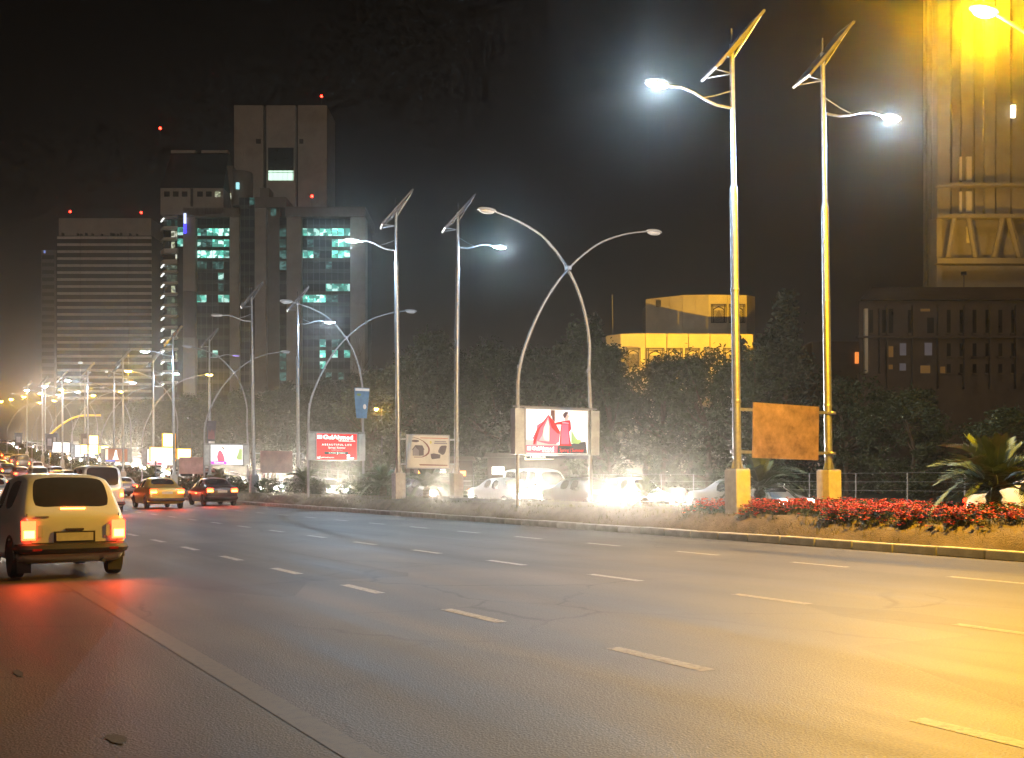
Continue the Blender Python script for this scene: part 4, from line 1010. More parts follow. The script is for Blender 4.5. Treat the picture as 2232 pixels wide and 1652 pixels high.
SHAPES = {
 # stations: y (from rear), half width, bottom, waist, top of section, half width at the top
 'hatch': dict(L=3.45, st=[(0, .62, .34, .72, .76, .55), (.05, .68, .26, .84, .90, .60), (.16, .71, .22, .90, .97, .60), (.30, .72, .20, .92, 1.22, .57), (.46, .725, .19, .93, 1.38, .54), (.62, .73, .19, .93, 1.42, .54), (1.35, .735, .19, .92, 1.44, .55), (1.43, .735, .19, .92, 1.44, .55), (1.95, .735, .19, .90, 1.40, .545), (2.10, .735, .19, .895, 1.33, .54), (2.55, .73, .19, .88, .95, .62), (2.70, .72, .20, .86, .90, .62), (3.20, .69, .22, .76, .80, .60), (3.36, .65, .26, .68, .72, .56), (3.45, .58, .34, .60, .63, .5)],
               pillars=[(.62, 1.35), (1.43, 1.95)], rear=(.16, .46), front=(2.10, 2.55), wheels=(.62, 2.78), wr=.265, tz=(.54, .80), tx=(.50, .67), ty=.02, hz=(.56, .70), hx=(.34, .62)),
 'sedan': dict(L=4.4, st=[(0, .70, .36, .82, .86, .62), (.06, .77, .27, .92, .97, .70), (.22, .80, .22, .97, 1.01, .72), (.75, .83, .20, .98, 1.03, .70), (.88, .83, .20, .97, 1.10, .66), (1.28, .835, .19, .955, 1.36, .58), (1.45, .84, .19, .95, 1.40, .575), (2.10, .84, .19, .94, 1.43, .58), (2.19, .84, .19, .94, 1.43, .58), (2.72, .84, .19, .925, 1.38, .57), (2.86, .84, .19, .92, 1.31, .57), (3.40, .83, .19, .90, .95, .70), (3.55, .82, .20, .88, .91, .70), (4.12, .78, .22, .78, .81, .66), (4.30, .74, .26, .70, .73, .62), (4.4, .66, .34, .62, .65, .56)],
               pillars=[(1.45, 2.10), (2.19, 2.72)], rear=(.88, 1.28), front=(2.86, 3.40), wheels=(.82, 3.52), wr=.30, tz=(.70, .90), tx=(.46, .76), ty=.03, hz=(.58, .73), hx=(.38, .70)),
 'van':   dict(L=4.2, st=[(0, .72, .36, .95, 1.0, .68), (.05, .78, .30, 1.02, 1.10, .72), (.10, .80, .26, 1.05, 1.60, .68), (.22, .81, .24, 1.06, 1.82, .66), (.34, .815, .23, 1.06, 1.86, .66), (1.5, .82, .22, 1.06, 1.90, .67), (1.6, .82, .22, 1.06, 1.90, .67), (2.6, .82, .22, 1.06, 1.88, .67), (2.7, .82, .22, 1.06, 1.86, .67), (3.35, .82, .22, 1.05, 1.80, .66), (3.5, .815, .22, 1.04, 1.70, .66), (4.0, .80, .24, 1.00, 1.06, .72), (4.14, .77, .28, .80, .86, .70), (4.2, .70, .36, .62, .66, .62)],
               pillars=[(.34, 1.5), (1.6, 2.6), (2.7, 3.35)], rear=(.05, .22), front=(3.5, 4.0), wheels=(.75, 3.35), wr=.30, tz=(.66, .98), tx=(.62, .76), ty=.03, hz=(.66, .84), hx=(.46, .72)),
}
def lerp_st(st, y):
    for a, b in zip(st[:-1], st[1:]):
        if a[0] <= y <= b[0]:
            f = (y - a[0]) / (b[0] - a[0] + 1e-9); return [a[i] + (b[i]-a[i])*f for i in range(6)]
    return list(st[-1])
CAR_MESH = {}
def car_meshes(kind):
    if kind in CAR_MESH: return CAR_MESH[kind]
    c = SHAPES[kind]; st = c['st']
    rows = []
    for (y, w, zb, zw, zt, wt) in st:
        y -= c['L'] / 2
        low = zb + (zw - zb)*.35
        half = [(0, zb), (w*.86, zb), (w*.97, zb + .07), (w, low), (w*1.0, zb + (zw-zb)*.7), (w*.965, zw), (wt + (w*.965-wt)*.12, zt - (zt-zw)*.12), (wt*.86, zt), (wt*.4, zt + .018), (0, zt + .022)]
        full = [(x, y, z) for x, z in half] + [(-x, y, z) for x, z in half[-2:0:-1]]
        rows.append(full)
    n = len(rows[0])
    shell = MB(); shell.v = [p for r_ in rows for p in r_]; nside = 0; keys = {}
    for i in range(len(rows) - 1):
        y0, y1 = st[i][0], st[i+1][0]
        for k in range(n):
            mi = 0
            if k in (5, n-6):
                for pi, (a, b) in enumerate(c['pillars']):
                    if a - 1e-6 <= y0 and y1 <= b + 1e-6: mi = keys.setdefault((pi, k), 3 + len(keys))
            if k in (7, 8, 9, 10):
                if c['rear'][0] - 1e-6 <= y0 and y1 <= c['rear'][1] + 1e-6: mi = 1
                if c['front'][0] - 1e-6 <= y0 and y1 <= c['front'][1] + 1e-6: mi = 2
            shell.f.append((i*n+k, i*n+(k+1) % n, (i+1)*n+(k+1) % n, (i+1)*n+k)); shell.m.append(mi)
    shell.f.append(tuple(range(n))[::-1]); shell.m.append(0)
    shell.f.append(tuple((len(rows)-1)*n + k for k in range(n))); shell.m.append(0)
    tmp_me = shell.mesh('tmp', [M['trim']]*(3 + len(keys)))
    bm = bmesh.new(); bm.from_mesh(tmp_me); bmesh.ops.recalc_face_normals(bm, faces=bm.faces)
    cl = bm.edges.layers.float.get('crease_edge') or bm.edges.layers.float.new('crease_edge')
    for e_ in bm.edges:
        if len(e_.link_faces) == 2:
            if e_.link_faces[0].material_index != e_.link_faces[1].material_index: e_[cl] = .55
            if e_.calc_face_angle(0) > R(40): e_[cl] = max(e_[cl], .35)
    bm.to_mesh(tmp_me); bm.free()
    tmp_o = bpy.data.objects.new('tmp', tmp_me); COL.objects.link(tmp_o)
    md = tmp_o.modifiers.new('s', 'SUBSURF'); md.levels = 2 if kind == 'hatch' else 1; md.render_levels = md.levels
    bpy.context.view_layer.update()
    sub = bpy.data.meshes.new_from_object(tmp_o.evaluated_get(bpy.context.evaluated_depsgraph_get()))
    bpy.data.objects.remove(tmp_o); bpy.data.meshes.remove(tmp_me)
    sv = [tuple(v_.co) for v_ in sub.vertices]
    def pick(mi):
        m_ = MB(); m_.v = list(sv)
        for p_ in sub.polygons:
            if p_.material_index == mi: m_.f.append(tuple(p_.vertices)); m_.m.append(0)
        return m_
    body, rear, front = pick(0), pick(1), pick(2); sides = {k_: pick(mi) for k_, mi in keys.items()}
    out = {}
    def fin(mb, name, m, smooth=True):
        me = mb.mesh(name, m)
        bm = bmesh.new(); bm.from_mesh(me)
        bmesh.ops.delete(bm, geom=[v_ for v_ in bm.verts if not v_.link_faces], context='VERTS')
        bmesh.ops.recalc_face_normals(bm, faces=bm.faces)
        bm.to_mesh(me); bm.free()
        if smooth:
            me.polygons.foreach_set('use_smooth', [True]*len(me.polygons)); me.set_sharp_from_angle(angle=R(38))
        return me
    out['body'] = fin(body, 'body', PAINT['white'])
    out['side_windows'] = [fin(m_, 'side_window', M['car_glass']) for m_ in sides.values()]; out['rear_window'] = fin(rear, 'rear_window', M['car_glass']); out['windscreen'] = fin(front, 'windscreen', M['car_glass'])
    r_ = c['wr']
    out['tyre'] = fin(MB().lathe([(r_*.62, -.085), (r_*.95, -.085), (r_, -.06), (r_, .06), (r_*.95, .085), (r_*.62, .085)], 22, axis='x'), 'tyre', M['tyre'])
    out['rim'] = fin(MB().lathe([(.02, -.075), (r_*.2, -.08), (r_*.25, -.05), (r_*.6, -.06), (r_*.62, -.075), (r_*.62, .075), (r_*.6, .06), (r_*.25, .05), (r_*.2, .08), (.02, .075)], 14, axis='x'), 'rim', M['rim'])
    out['arch'] = fin(MB().tube([(0, (r_+.045)*math.cos(a), (r_+.045)*math.sin(a)) for a in [math.pi*k/12 for k in range(13)]], .022, 6), 'wheel_arch', M['trim'])
    L2 = c['L']/2
    tz, tx = c['tz'], c['tx']
    tl = MB().box(tx[0], tx[1], -.045, .07, tz[0], tz[1])
    out['tail'] = fin(tl, 'tail_lamp', M['tail_lit'], False)
    out['brake'] = fin(MB().box(tx[0]+.02, tx[1]-.02, -.052, -.046, tz[0]+.03, (tz[0]+tz[1])/2), 'bulb_window', M['brake_lit'], False)
    hz, hx = c['hz'], c['hx']
    hl = MB().lathe([(.01, .085), (.07, .075), (.125, .035), (.14, -.06)], 14, axis='y'); hl.v = [(v_[0]*1.2, v_[1], v_[2]*.9) for v_ in hl.v]
    out['headlens'] = fin(hl, 'headlight', M['head_lit'])
    out['fog'] = fin(MB().lathe([(.01, .02), (.045, .018), (.055, -.02)], 10, axis='y'), 'fog_lamp', M['fog_lit'])
    out['plate'] = fin(MB().box(-.24, .24, -.008, .008, -.055, .055), 'number_plate', M['plate'], False)
    out['bumper_r'] = fin(MB().tube(bez([(-c['st'][1][1]+.0, .22, .42), (-c['st'][0][1]+.02, -.03, .42), (0, -.07, .42), (c['st'][0][1]-.02, -.03, .42), (c['st'][1][1], .22, .42)], 5), .075, 8), 'rear_bumper', M['trim'])
    out['bumper_f'] = fin(MB().tube(bez([(-c['st'][-2][1]-.02, -.2, .42), (-c['st'][-1][1]+.02, .02, .42), (0, .06, .42), (c['st'][-1][1]-.02, .02, .42), (c['st'][-2][1]+.02, -.2, .42)], 5), .075, 8), 'front_bumper', M['trim'])
    out['chmsl'] = fin(MB().box(-.16, .16, -.02, .02, -.018, .018), 'high_brake_lamp', M['brake_lit'], False)
    out['mirror'] = fin(MB().box(-.085, .085, -.05, .05, -.055, .055), 'door_mirror', M['trim'], False)
    out['grille'] = fin(MB().box(-.3, .3, -.012, .012, -.05, .05), 'grille', M['trim'], False)
    CAR_MESH[kind] = out
    return out
BODY_COL = {}
def body_mesh(kind, colour):
    k = (kind, colour)
    if k not in BODY_COL:
        me = car_meshes(kind)['body'].copy(); me.materials.clear(); me.materials.append(PAINT[colour]); BODY_COL[k] = me
    return BODY_COL[k]
def car(kind, colour, X, Y, rz, label, group=None, beams=0, name='car', tails=0, brake=True, lights=True, detail=True, cone=82):
    """rz 0: driving away from the camera; Y is the middle of the car"""
    c = SHAPES[kind]; me = car_meshes(kind); L2 = c['L']/2
    t = thing(name, label, 'van' if kind == 'van' else 'car', (X, Y, g(Y) + .004), rz, group)
    pitch = math.atan(g(Y+1) - g(Y)); t.rotation_euler = (pitch if abs(rz) < 1.5 else -pitch, 0, rz)
    link('body', body_mesh(kind, colour), t)
    for nm in ('rear_window', 'windscreen'): link(nm, me[nm], t)
    for m_ in me['side_windows']: link('side_window', m_, t)
    rear_y, front_y = -L2, L2
    for s in (-1, 1):
        zt = c['tz']; w_ = lerp_st(c['st'], .1)
        tl = link('tail_lamp', me['tail'], t, (0 if s > 0 else -(c['tx'][0] + c['tx'][1]), rear_y + c['ty'], 0))
        if brake: link('brake_bulb', me['brake'], tl)
        cx = (c['hx'][0] + c['hx'][1])/2*s; cz = (c['hz'][0] + c['hz'][1])/2
        hl = link('headlight', me['headlens'], t, (cx, front_y - .07, cz))
        if beams and lights:
            l = bpy.data.lights.new('beam', 'SPOT'); l.energy = beams; l.color = (1, .93, .80); l.spot_size = R(cone); l.spot_blend = .25; l.shadow_soft_size = .06
            link('beam', l, hl, (0, .14, 0), (R(82), 0, 0))
        if tails:
            l = bpy.data.lights.new('tail_glow', 'SPOT'); l.energy = tails; l.color = (1, .07, .02); l.spot_size = R(150); l.spot_blend = .8; l.shadow_soft_size = .06
            link('tail_glow', l, tl, ((c['tx'][0]+c['tx'][1])/2, -.10, (zt[0]+zt[1])/2), (R(80), 0, R(180)))
    if not detail: return t
    for s in (-1, 1):
        for wy in c['wheels']:
            w_ = lerp_st(c['st'], wy)[1]
            wl = link('wheel', None, t, (s*(w_ - .075), wy - L2, c['wr']))
            link('tyre', me['tyre'], wl); link('rim', me['rim'], wl)
            link('wheel_arch', me['arch'], t, (s*(w_ - .004), wy - L2, c['wr']))
        wm = lerp_st(c['st'], c['front'][0])
        link('door_mirror', me['mirror'], t, (s*(wm[1] + .07), c['front'][0] - L2 + .05, wm[3] + .07))
        link('fog_lamp', me['fog'], t, (s*.5, front_y + .035, .36)) if beams else None
    link('rear_bumper', me['bumper_r'], t, (0, rear_y + .03, 0)); link('front_bumper', me['bumper_f'], t, (0, front_y - .03, 0))
    link('number_plate', me['plate'], t, (0, rear_y - .02, .58 if kind != 'sedan' else .74)); link('number_plate', me['plate'], t, (0, front_y + .045, .42))
    link('grille', me['grille'], t, (0, front_y - .03, (c['hz'][0]+c['hz'][1])/2))
    if kind == 'hatch':
        link('high_brake_lamp', me['chmsl'], t, (0, rear_y + .13, .955))
        obj('tailgate_seam', MB().tube([(-.60, rear_y + .06, .90), (-.60, rear_y + .012, .60), (-.55, rear_y - .012, .50), (.55, rear_y - .012, .50), (.60, rear_y + .012, .60), (.60, rear_y + .06, .90)], .006, 5), M['trim'], t)
        obj('tailgate_handle', MB().box(-.12, .12, rear_y - .022, rear_y + .01, .665, .695), M['trim'], t, bevel=.006)
        for s in (-1, 1):
            obj('indicator_lamp', MB().box(s*.585-.08, s*.585+.08, rear_y - .022, rear_y + .04, .762, .795), mat('amber_lens', (.6, .2, .02), .2), t)
            obj('reverse_lamp', MB().box(s*.45-.035, s*.45+.035, rear_y - .012, rear_y + .04, .58, .74), M['head_off'], t)
            obj('bumper_reflector', MB().box(s*.5-.06, s*.5+.06, rear_y - .115, rear_y - .09, .40, .43), M['tail_off'], t)
            obj('mud_flap', MB().box(s*.6-.09, s*.6+.09, rear_y + .28, rear_y + .30, .08, .24), M['trim'], t)
        obj('plate_surround', MB().box(-.27, .27, rear_y - .013, rear_y + .02, .505, .655), M['trim'], t)
        obj('badge', MB().box(-.50, -.33, rear_y + .018, rear_y + .05, .845, .865), M['rim'], t)
        obj('rear_wiper', MB().tube([(.02, rear_y + .19, 1.0), (-.28, rear_y + .21, 1.05)], .008, 5), M['trim'], t)
        obj('exhaust_pipe', MB().tube([(.38, rear_y - .03, .24), (.38, rear_y + .3, .24)], .025, 8), M['dark_steel'], t)
    return t

# the white hatchback at the end of the road's left edge line, brake lamps on
hb = car('hatch', 'white', 2.04, 17.9, R(4), 'small white hatchback braking on the left edge line, its tail lamps glowing', beams=500, tails=55)
obj('number_plate_text', MB(), M['trim'], hb) if False else None
# traffic driving away
AWAY = [('sedan', 'maroon', 14.5, 72.0, 'maroon saloon beside the median below the pink figure billboard', 25),
        ('sedan', 'yellow', 10.9, 54.0, 'yellow saloon taxi ahead in the third lane', 25),
        ('van', 'white', 7.0, 47.0, 'white van ahead in the second lane', 20),
        ('sedan', 'black', 14.5, 58.0, 'black saloon beside the median under the unlit lamp post', 20),
        ('hatch', 'silver', 10.8, 76.0, 'silver hatchback ahead in the third lane', 15),
        ('sedan', 'white', 3.9, 57.0, 'white saloon in the left lane far ahead of the hatchback', 15),
        ('sedan', 'grey', 14.4, 84.0, 'grey saloon in the lane beside the median, below the stepped signs', 15),
        ('hatch', 'blue', 7.2, 78.0, 'blue hatchback far ahead in the second lane', 15)]
for (k_, c_, X, Y, lb, tw) in AWAY: car(k_, c_, X, Y, R(random.uniform(-1, 1)), lb, 'traffic driving away', beams=160, tails=tw*5)
rnd = random.Random(3)
yy = {3.8: 92, 7.2: 98, 10.8: 90, 14.4: 102}
far_col = ['white', 'silver', 'black', 'grey', 'maroon', 'blue', 'white']
for X0 in yy:
    y = yy[X0]
    while y < 230:
        car(rnd.choice(['sedan', 'hatch', 'sedan', 'van']), rnd.choice(far_col), X0 + rnd.uniform(-.3, .3), y, 0, 'small car with red tail lamps climbing the hill far ahead', 'far traffic climbing the hill', detail=False, brake=rnd.random() < .6)
        y += rnd.uniform(9, 17)
# oncoming traffic beyond the median
ON = [('sedan', 'white', 23.6, 15.9, 'oncoming saloon at the right edge with its headlights behind the palm', 5000),
      ('sedan', 'silver', 23.5, 26.6, 'oncoming saloon whose headlights show above the red flowers', 4000),
      ('sedan', 'black', 23.5, 36.0, 'oncoming saloon at the right end of the white headlight glare below the dress billboard', 14000),
      ('hatch', 'white', 27.0, 37.5, 'oncoming hatchback in the outer lane behind the brightest headlight glare', 9000),
      ('sedan', 'silver', 23.6, 42.6, 'oncoming saloon in the middle of the brightest headlight glare', 14000),
      ('van', 'white', 27.1, 46.0, 'oncoming van behind the brightest headlight glare', 9000),
      ('sedan', 'grey', 23.5, 51.0, 'oncoming saloon just left of the white banner with its headlights on', 9000),
      ('sedan', 'white', 23.6, 66.0, 'oncoming saloon with glaring headlights below the red billboard', 14000),
      ('hatch', 'blue', 27.0, 60.0, 'oncoming hatchback in the outer lane behind the red billboard', 6000),
      ('sedan', 'black', 23.5, 80.0, 'oncoming saloon seen through the median shrubs below the maroon board', 8000),
      ('van', 'silver', 27.0, 86.0, 'oncoming van with lit headlights below the pink figure billboard', 10000)]
for (k_, c_, X, Y, lb, bw) in ON: car(k_, c_, X, Y, R(180), lb, 'oncoming traffic beyond the median', beams=bw*1.0)
for X0, y0 in ((23.6, 97), (27.0, 100), (30.5, 90)):
    y = y0
    while y < 330:
        car(rnd.choice(['sedan', 'hatch', 'sedan', 'van']), rnd.choice(far_col), X0 + rnd.uniform(-.3, .3), y, R(180), 'small oncoming car coming down the hill with white headlights', 'far oncoming traffic', beams=7500 if y < 230 and rnd.random() < .4 else 0, detail=False, brake=False, cone=50)
        y += rnd.uniform(8, 14)

# ------------------------------------------------------------------ planting
def leafmat(name, c, var=.55):
    m = mat(name, c, .7, 0, var=var, scale=1.3); return m
M['leaf_dark'] = leafmat('foliage_dark', (.030, .044, .020)); M['leaf_mid'] = leafmat('foliage_mid', (.042, .062, .022)); M['needle'] = leafmat('conifer_foliage', (.026, .038, .022))
M['bark'] = mat('bark', (.09, .07, .05), .95, scale=6, var=.4, bump=.6, bscale=20)
def leaf(mb, p, s, rnd):
    a = Vector((rnd.gauss(0, 1), rnd.gauss(0, 1), rnd.gauss(0, .7))).normalized()
    b = a.cross(Vector((rnd.gauss(0, 1), rnd.gauss(0, 1), rnd.gauss(0, 1)))).normalized()
    L, w_ = s, s*.42
    mb.add([p - a*L*.5, p + b*w_*.5, p + a*L*.5, p - b*w_*.5], [(0, 1, 2, 3)])
def broad_tree(seed, h=10.0, rx=3.2, n=7000):
    rnd = random.Random(seed)
    tr = MB(); top = h*.45
    tr.tube([(0, 0, -.3), (.08, .05, h*.15), (.12, -.1, h*.3), (.05, 0, top)], [.24, .2, .16, .12], 9)
    clumps = []
    for k in range(44):
        a = rnd.uniform(0, 2*math.pi); f = rnd.uniform(.15, 1)
        zz = rnd.uniform(.07, .95)
        env = math.sin(math.pi*min(1, (zz + .12)/1.12))**.7
        r_ = rx*env*f
        c_ = Vector((r_*math.cos(a), r_*math.sin(a), h*zz)); clumps.append((c_, rnd.uniform(.55, 1.25)))
        if k % 3 == 0: tr.tube([(0.05, 0, min(top, c_.z*.7)), ((c_.x)*.5, c_.y*.5, c_.z*.8), tuple(c_)], [.09, .06, .025], 6)
    cr = MB()
    for k in range(n):
        c_, s_ = clumps[rnd.randrange(len(clumps))]
        d = Vector((rnd.gauss(0, 1), rnd.gauss(0, 1), rnd.gauss(0, .75))); d = d.normalized() * rnd.random()**.45 * s_ * rnd.uniform(.7, 1.15)
        leaf(cr, c_ + d, rnd.uniform(.22, .42), rnd)
    return tr.mesh('trunk', M['bark'], True), cr.mesh('crown', M['leaf_dark'] if seed % 2 else M['leaf_mid'])
def conifer(seed, h=10.0, rx=2.0, n=4600):
    rnd = random.Random(seed); tr = MB().tube([(0, 0, -.3), (.03, 0, h*.5), (0, 0, h*.97)], [.2, .12, .03], 8); cr = MB()
    whorls = 20
    for k in range(whorls):
        f = k/(whorls-1); zz = h*(.08 + .9*f); r_ = rx*(1 - f)**.8 + .15
        nb = 7 if f < .8 else 4
        for j in range(nb):
            a = 2*math.pi*j/nb + rnd.uniform(-.3, .3) + k; rr = r_*rnd.uniform(.75, 1.15); dr = -.25*rr + .5*rr*f
            tip = Vector((rr*math.cos(a), rr*math.sin(a), zz + dr))
            tr.tube([(0, 0, zz), tuple(tip)], [.03, .008], 4, cap=False)
            for i in range(n // (whorls*nb)):
                t_ = rnd.uniform(.15, 1.02); p = Vector((0, 0, zz)).lerp(tip, t_) + Vector((rnd.gauss(0, .14), rnd.gauss(0, .14), rnd.gauss(0, .10)))
                leaf(cr, p, rnd.uniform(.22, .4), rnd)
    return tr.mesh('trunk', M['bark'], True), cr.mesh('crown', M['needle'])
TREES = [broad_tree(1), broad_tree(2, rx=3.6), broad_tree(3, rx=2.7), broad_tree(4, rx=3.9), conifer(5), conifer(6, rx=2.4)]
TOPS = [(-200, 900), (300, 880), (420, 868), (600, 850), (690, 842), (800, 828), (850, 800), (900, 762), (960, 748), (1020, 772), (1100, 768), (1180, 778), (1230, 722), (1290, 716), (1325, 775), (1450, 782), (1560, 778), (1630, 760), (1660, 700), (1712, 676), (1760, 770), (1850, 815), (1950, 850), (2100, 870), (2260, 900), (2600, 900)]
def top_at(px):
    for (a, ya), (b, yb) in zip(TOPS[:-1], TOPS[1:]):
        if a <= px <= b: return ya + (yb-ya)*(px-a)/(b-a)
    return 880
rnd = random.Random(11)
def plant_tree(X, Y, kind, label, group=None, h=None, name='tree'):
    px = col_of(X, Y); z = depth(X, Y)
    if h is None:
        w_ = 2.6/z*2397
        yt = max(top_at(px), top_at(px - w_*.45), top_at(px + w_*.45)) if kind < 4 else top_at(px)
        h = (1044 - yt)/2397*z + CAM_H - g(Y) - .4
        h *= rnd.uniform(1.0, 1.12)
    t = thing(name, label, 'tree', (X, Y, g(Y) + .3), rnd.uniform(0, 6.28), group)
    s = h/10.0
    a, b = TREES[kind]
    ws = max(.75, min(1.25, s))
    for nm, me in (('trunk', a), ('crown', b)):
        o = link(nm, me, t); o.scale = (ws, ws, s)
    return t
for row, (X0, step) in enumerate(((45.5, 5.4), (53, 6.2))):
    y = 2.0 + row*2
    while y < 330:
        X = X0 + rnd.uniform(-1.8, 1.8); k = rnd.choice([0, 1, 2, 3, 0, 1, 2, 3, 4])
        if depth(X, y) < 84 or col_of(X, y) < 1900:
            px = col_of(X, y); kd = 'tree' if k < 4 else 'conifer'
            zone = [z_ for lim, z_ in ((380, 'far up the hill at left'), (690, 'below the office towers'), (880, 'between the red billboard and the white banner'), (1110, 'behind the second pair of solar lamps'), (1320, 'behind the billboard with the red dress'), (1600, 'below the pale yellow lit building'), (1810, 'behind the blank metal sign'), (9999, 'below the dark building at right')) if px < lim][0]
            plant_tree(X, y, k, f'dark {kd} {zone}', f'dark {kd}s {zone}')
        y += step*rnd.uniform(.8, 1.25) * (1 if y < 130 else 1.5)
plant_tree(46, along(1712, 46), 5, 'tall pointed conifer just right of the pale yellow lit building', name='conifer')
plant_tree(45, along(1262, 45), 1, 'tallest bushy tree, seen through the crossed arch lamp', h=13.2)
plant_tree(44, along(952, 44), 0, 'tall rounded tree between the second pair of solar lamps', h=13.6)
# bare tree
def bare(X, Y, h, label):
    rnd = random.Random(4); mb = MB()
    def br(p, d, L, r_, lv):
        q_ = p + d*L; mb.tube([p, p.lerp(q_, .5) + Vector((rnd.gauss(0, .04), rnd.gauss(0, .04), 0))*L, q_], [r_, r_*.8, r_*.6], 5, cap=False)
        if lv == 0: return
        for k in range(3 if lv > 1 else 4):
            dd = (d + Vector((rnd.gauss(0, .42), rnd.gauss(0, .42), rnd.gauss(.1, .2)))).normalized(); br(p.lerp(q_, rnd.uniform(.55, 1)), dd, L*rnd.uniform(.55, .75), r_*.55, lv-1)
    br(Vector((0, 0, -.3)), Vector((0, 0, 1)), h*.42, .16, 4)
    t = thing('bare_tree', label, 'tree', (X, Y, g(Y) + .3)); obj('trunk', mb, M['bark'], t); return t
bare(44, along(788, 44), 15.0, 'leafless tree beside the right edge of the office tower')

# date palms on the median
M['frond'] = mat('palm_frond', (.07, .10, .04), .5, 0, var=.4, scale=3); M['palm_trunk'] = mat('palm_trunk', (.13, .10, .07), .95, scale=12, var=.5, bump=.8)
def frond_mesh(L=1.5, droop=.55):
    rnd = random.Random(9); mb = MB(); pts = []
    for k in range(10):
        f = k/9; pts.append(Vector((L*(f - .12*f*f), 0, L*(.62*f - droop*1.25*f*f))))
    mb.tube(pts, [.016*(1-k/9)+.003 for k in range(10)], 5)
    for k in range(38):
        f = .10 + .9*k/37; i = min(8, int(f*9)); p = pts[i].lerp(pts[i+1], f*9 - i); t_ = (pts[i+1]-pts[i]).normalized()
        ll = L*.30*math.sin(math.pi*(.12 + .8*f))**.6 * rnd.uniform(.85, 1.1)
        for s in (-1, 1):
            d = (t_*.75 + Vector((0, s*.75, .28))).normalized(); w_ = Vector((0, 0, 1)).cross(d).normalized()*.011
            mid = p + d*ll*.55; tip = p + d*ll + Vector((0, 0, -.10*ll))
            mb.add([p - w_, p + w_, mid + w_*1.2, tip, mid - w_*1.2], [(0, 1, 2, 4), (4, 2, 3)])
    return mb.mesh('frond', M['frond'])
FR = [frond_mesh(), frond_mesh(1.45, .8), frond_mesh(1.2, .2)]
def palm(X, Y, s, label, trunk=.45, n=34, zoff=.6):
    t = thing('date_palm', label, 'palm', (X, Y, g(Y) + zoff), 0, 'date palms on the median')
    pr = [(.17, -.1)] + [(.15 + (.02 if k % 2 else -.01), trunk*k/6) for k in range(1, 6)] + [(.12, trunk), (.05, trunk + .12)]
    obj('trunk', MB().lathe(pr, 12), M['palm_trunk'], t, smooth=True)
    for k in range(n):
        f = k/n; o = link('frond', FR[2] if f < .25 else FR[0] if f < .7 else FR[1], t, (0, 0, trunk), (0, -R(62*(1-f)**1.2 - 6 + rnd.uniform(-8, 8)), k*2.39996 + rnd.uniform(-.2, .2)))
        o.scale = (s*rnd.uniform(.85, 1.1),)*3
    return t
palm(19.3, along(2165, 19.3), 1.0, 'date palm at the right edge catching yellow lamp light', .5, 36)
palm(20.4, along(1655, 20.4), .95, 'bluish date palm behind the blank metal sign', .45, 34)
palm(19.2, along(1405, 19.2), .55, 'small palm left of the nearest lamp post', .2, 24)
palm(19.0, along(930, 19.0), .9, 'date palm beside the white banner', .4, 30)
palm(18.8, along(835, 18.8), .9, 'date palm between the red billboard and the second lamp pair', .4, 30)
palm(18.8, along(665, 18.8), .9, 'date palm left of the red billboard', .4, 28)
palm(18.6, along(480, 18.6), .9, 'date palm below the pink figure billboard', .4, 26)
palm(18.6, along(330, 18.6), 1.0, 'date palm below the brighter stepped sign', .4, 26)

# shrubs along the median
def shrub_mesh(seed, n=900):
    rnd = random.Random(seed); mb = MB()
    for k in range(9): a = rnd.uniform(0, 6.28); mb.tube([(0, 0, 0), (.25*math.cos(a), .25*math.sin(a), .3), (.5*math.cos(a), .5*math.sin(a), .6)], [.02, .014, .006], 4, cap=False)
    for k in range(n):
        a = rnd.uniform(0, 6.28); zz = rnd.random()**.8; r_ = .75*math.sin(math.pi*(.12+.8*zz))**.6*rnd.random()**.4
        leaf(mb, Vector((r_*math.cos(a), r_*math.sin(a), .05 + .85*zz*rnd.uniform(.8, 1.15))), rnd.uniform(.09, .17), rnd)
    return mb.mesh('shrub', M['leaf_mid'] if seed % 2 else M['leaf_dark'])
SHR = [shrub_mesh(k) for k in range(4)]
y = 46.0
while y < 260:
    o = link('shrub', SHR[rnd.randrange(4)], None, (rnd.uniform(17.6, 20.6), y, g(y) + .58), (0, 0, rnd.uniform(0, 6.28)))
    s = rnd.uniform(.55, 1.0) * (1.0 if y < 100 else 1.4); o.scale = (s*1.3, s*1.3, s)
    tag(o, 'low green shrub in the planted middle of the median', 'shrub', 'shrubs along the median')
    y += rnd.uniform(1.3, 2.4) * (1 if y < 110 else 1.8)

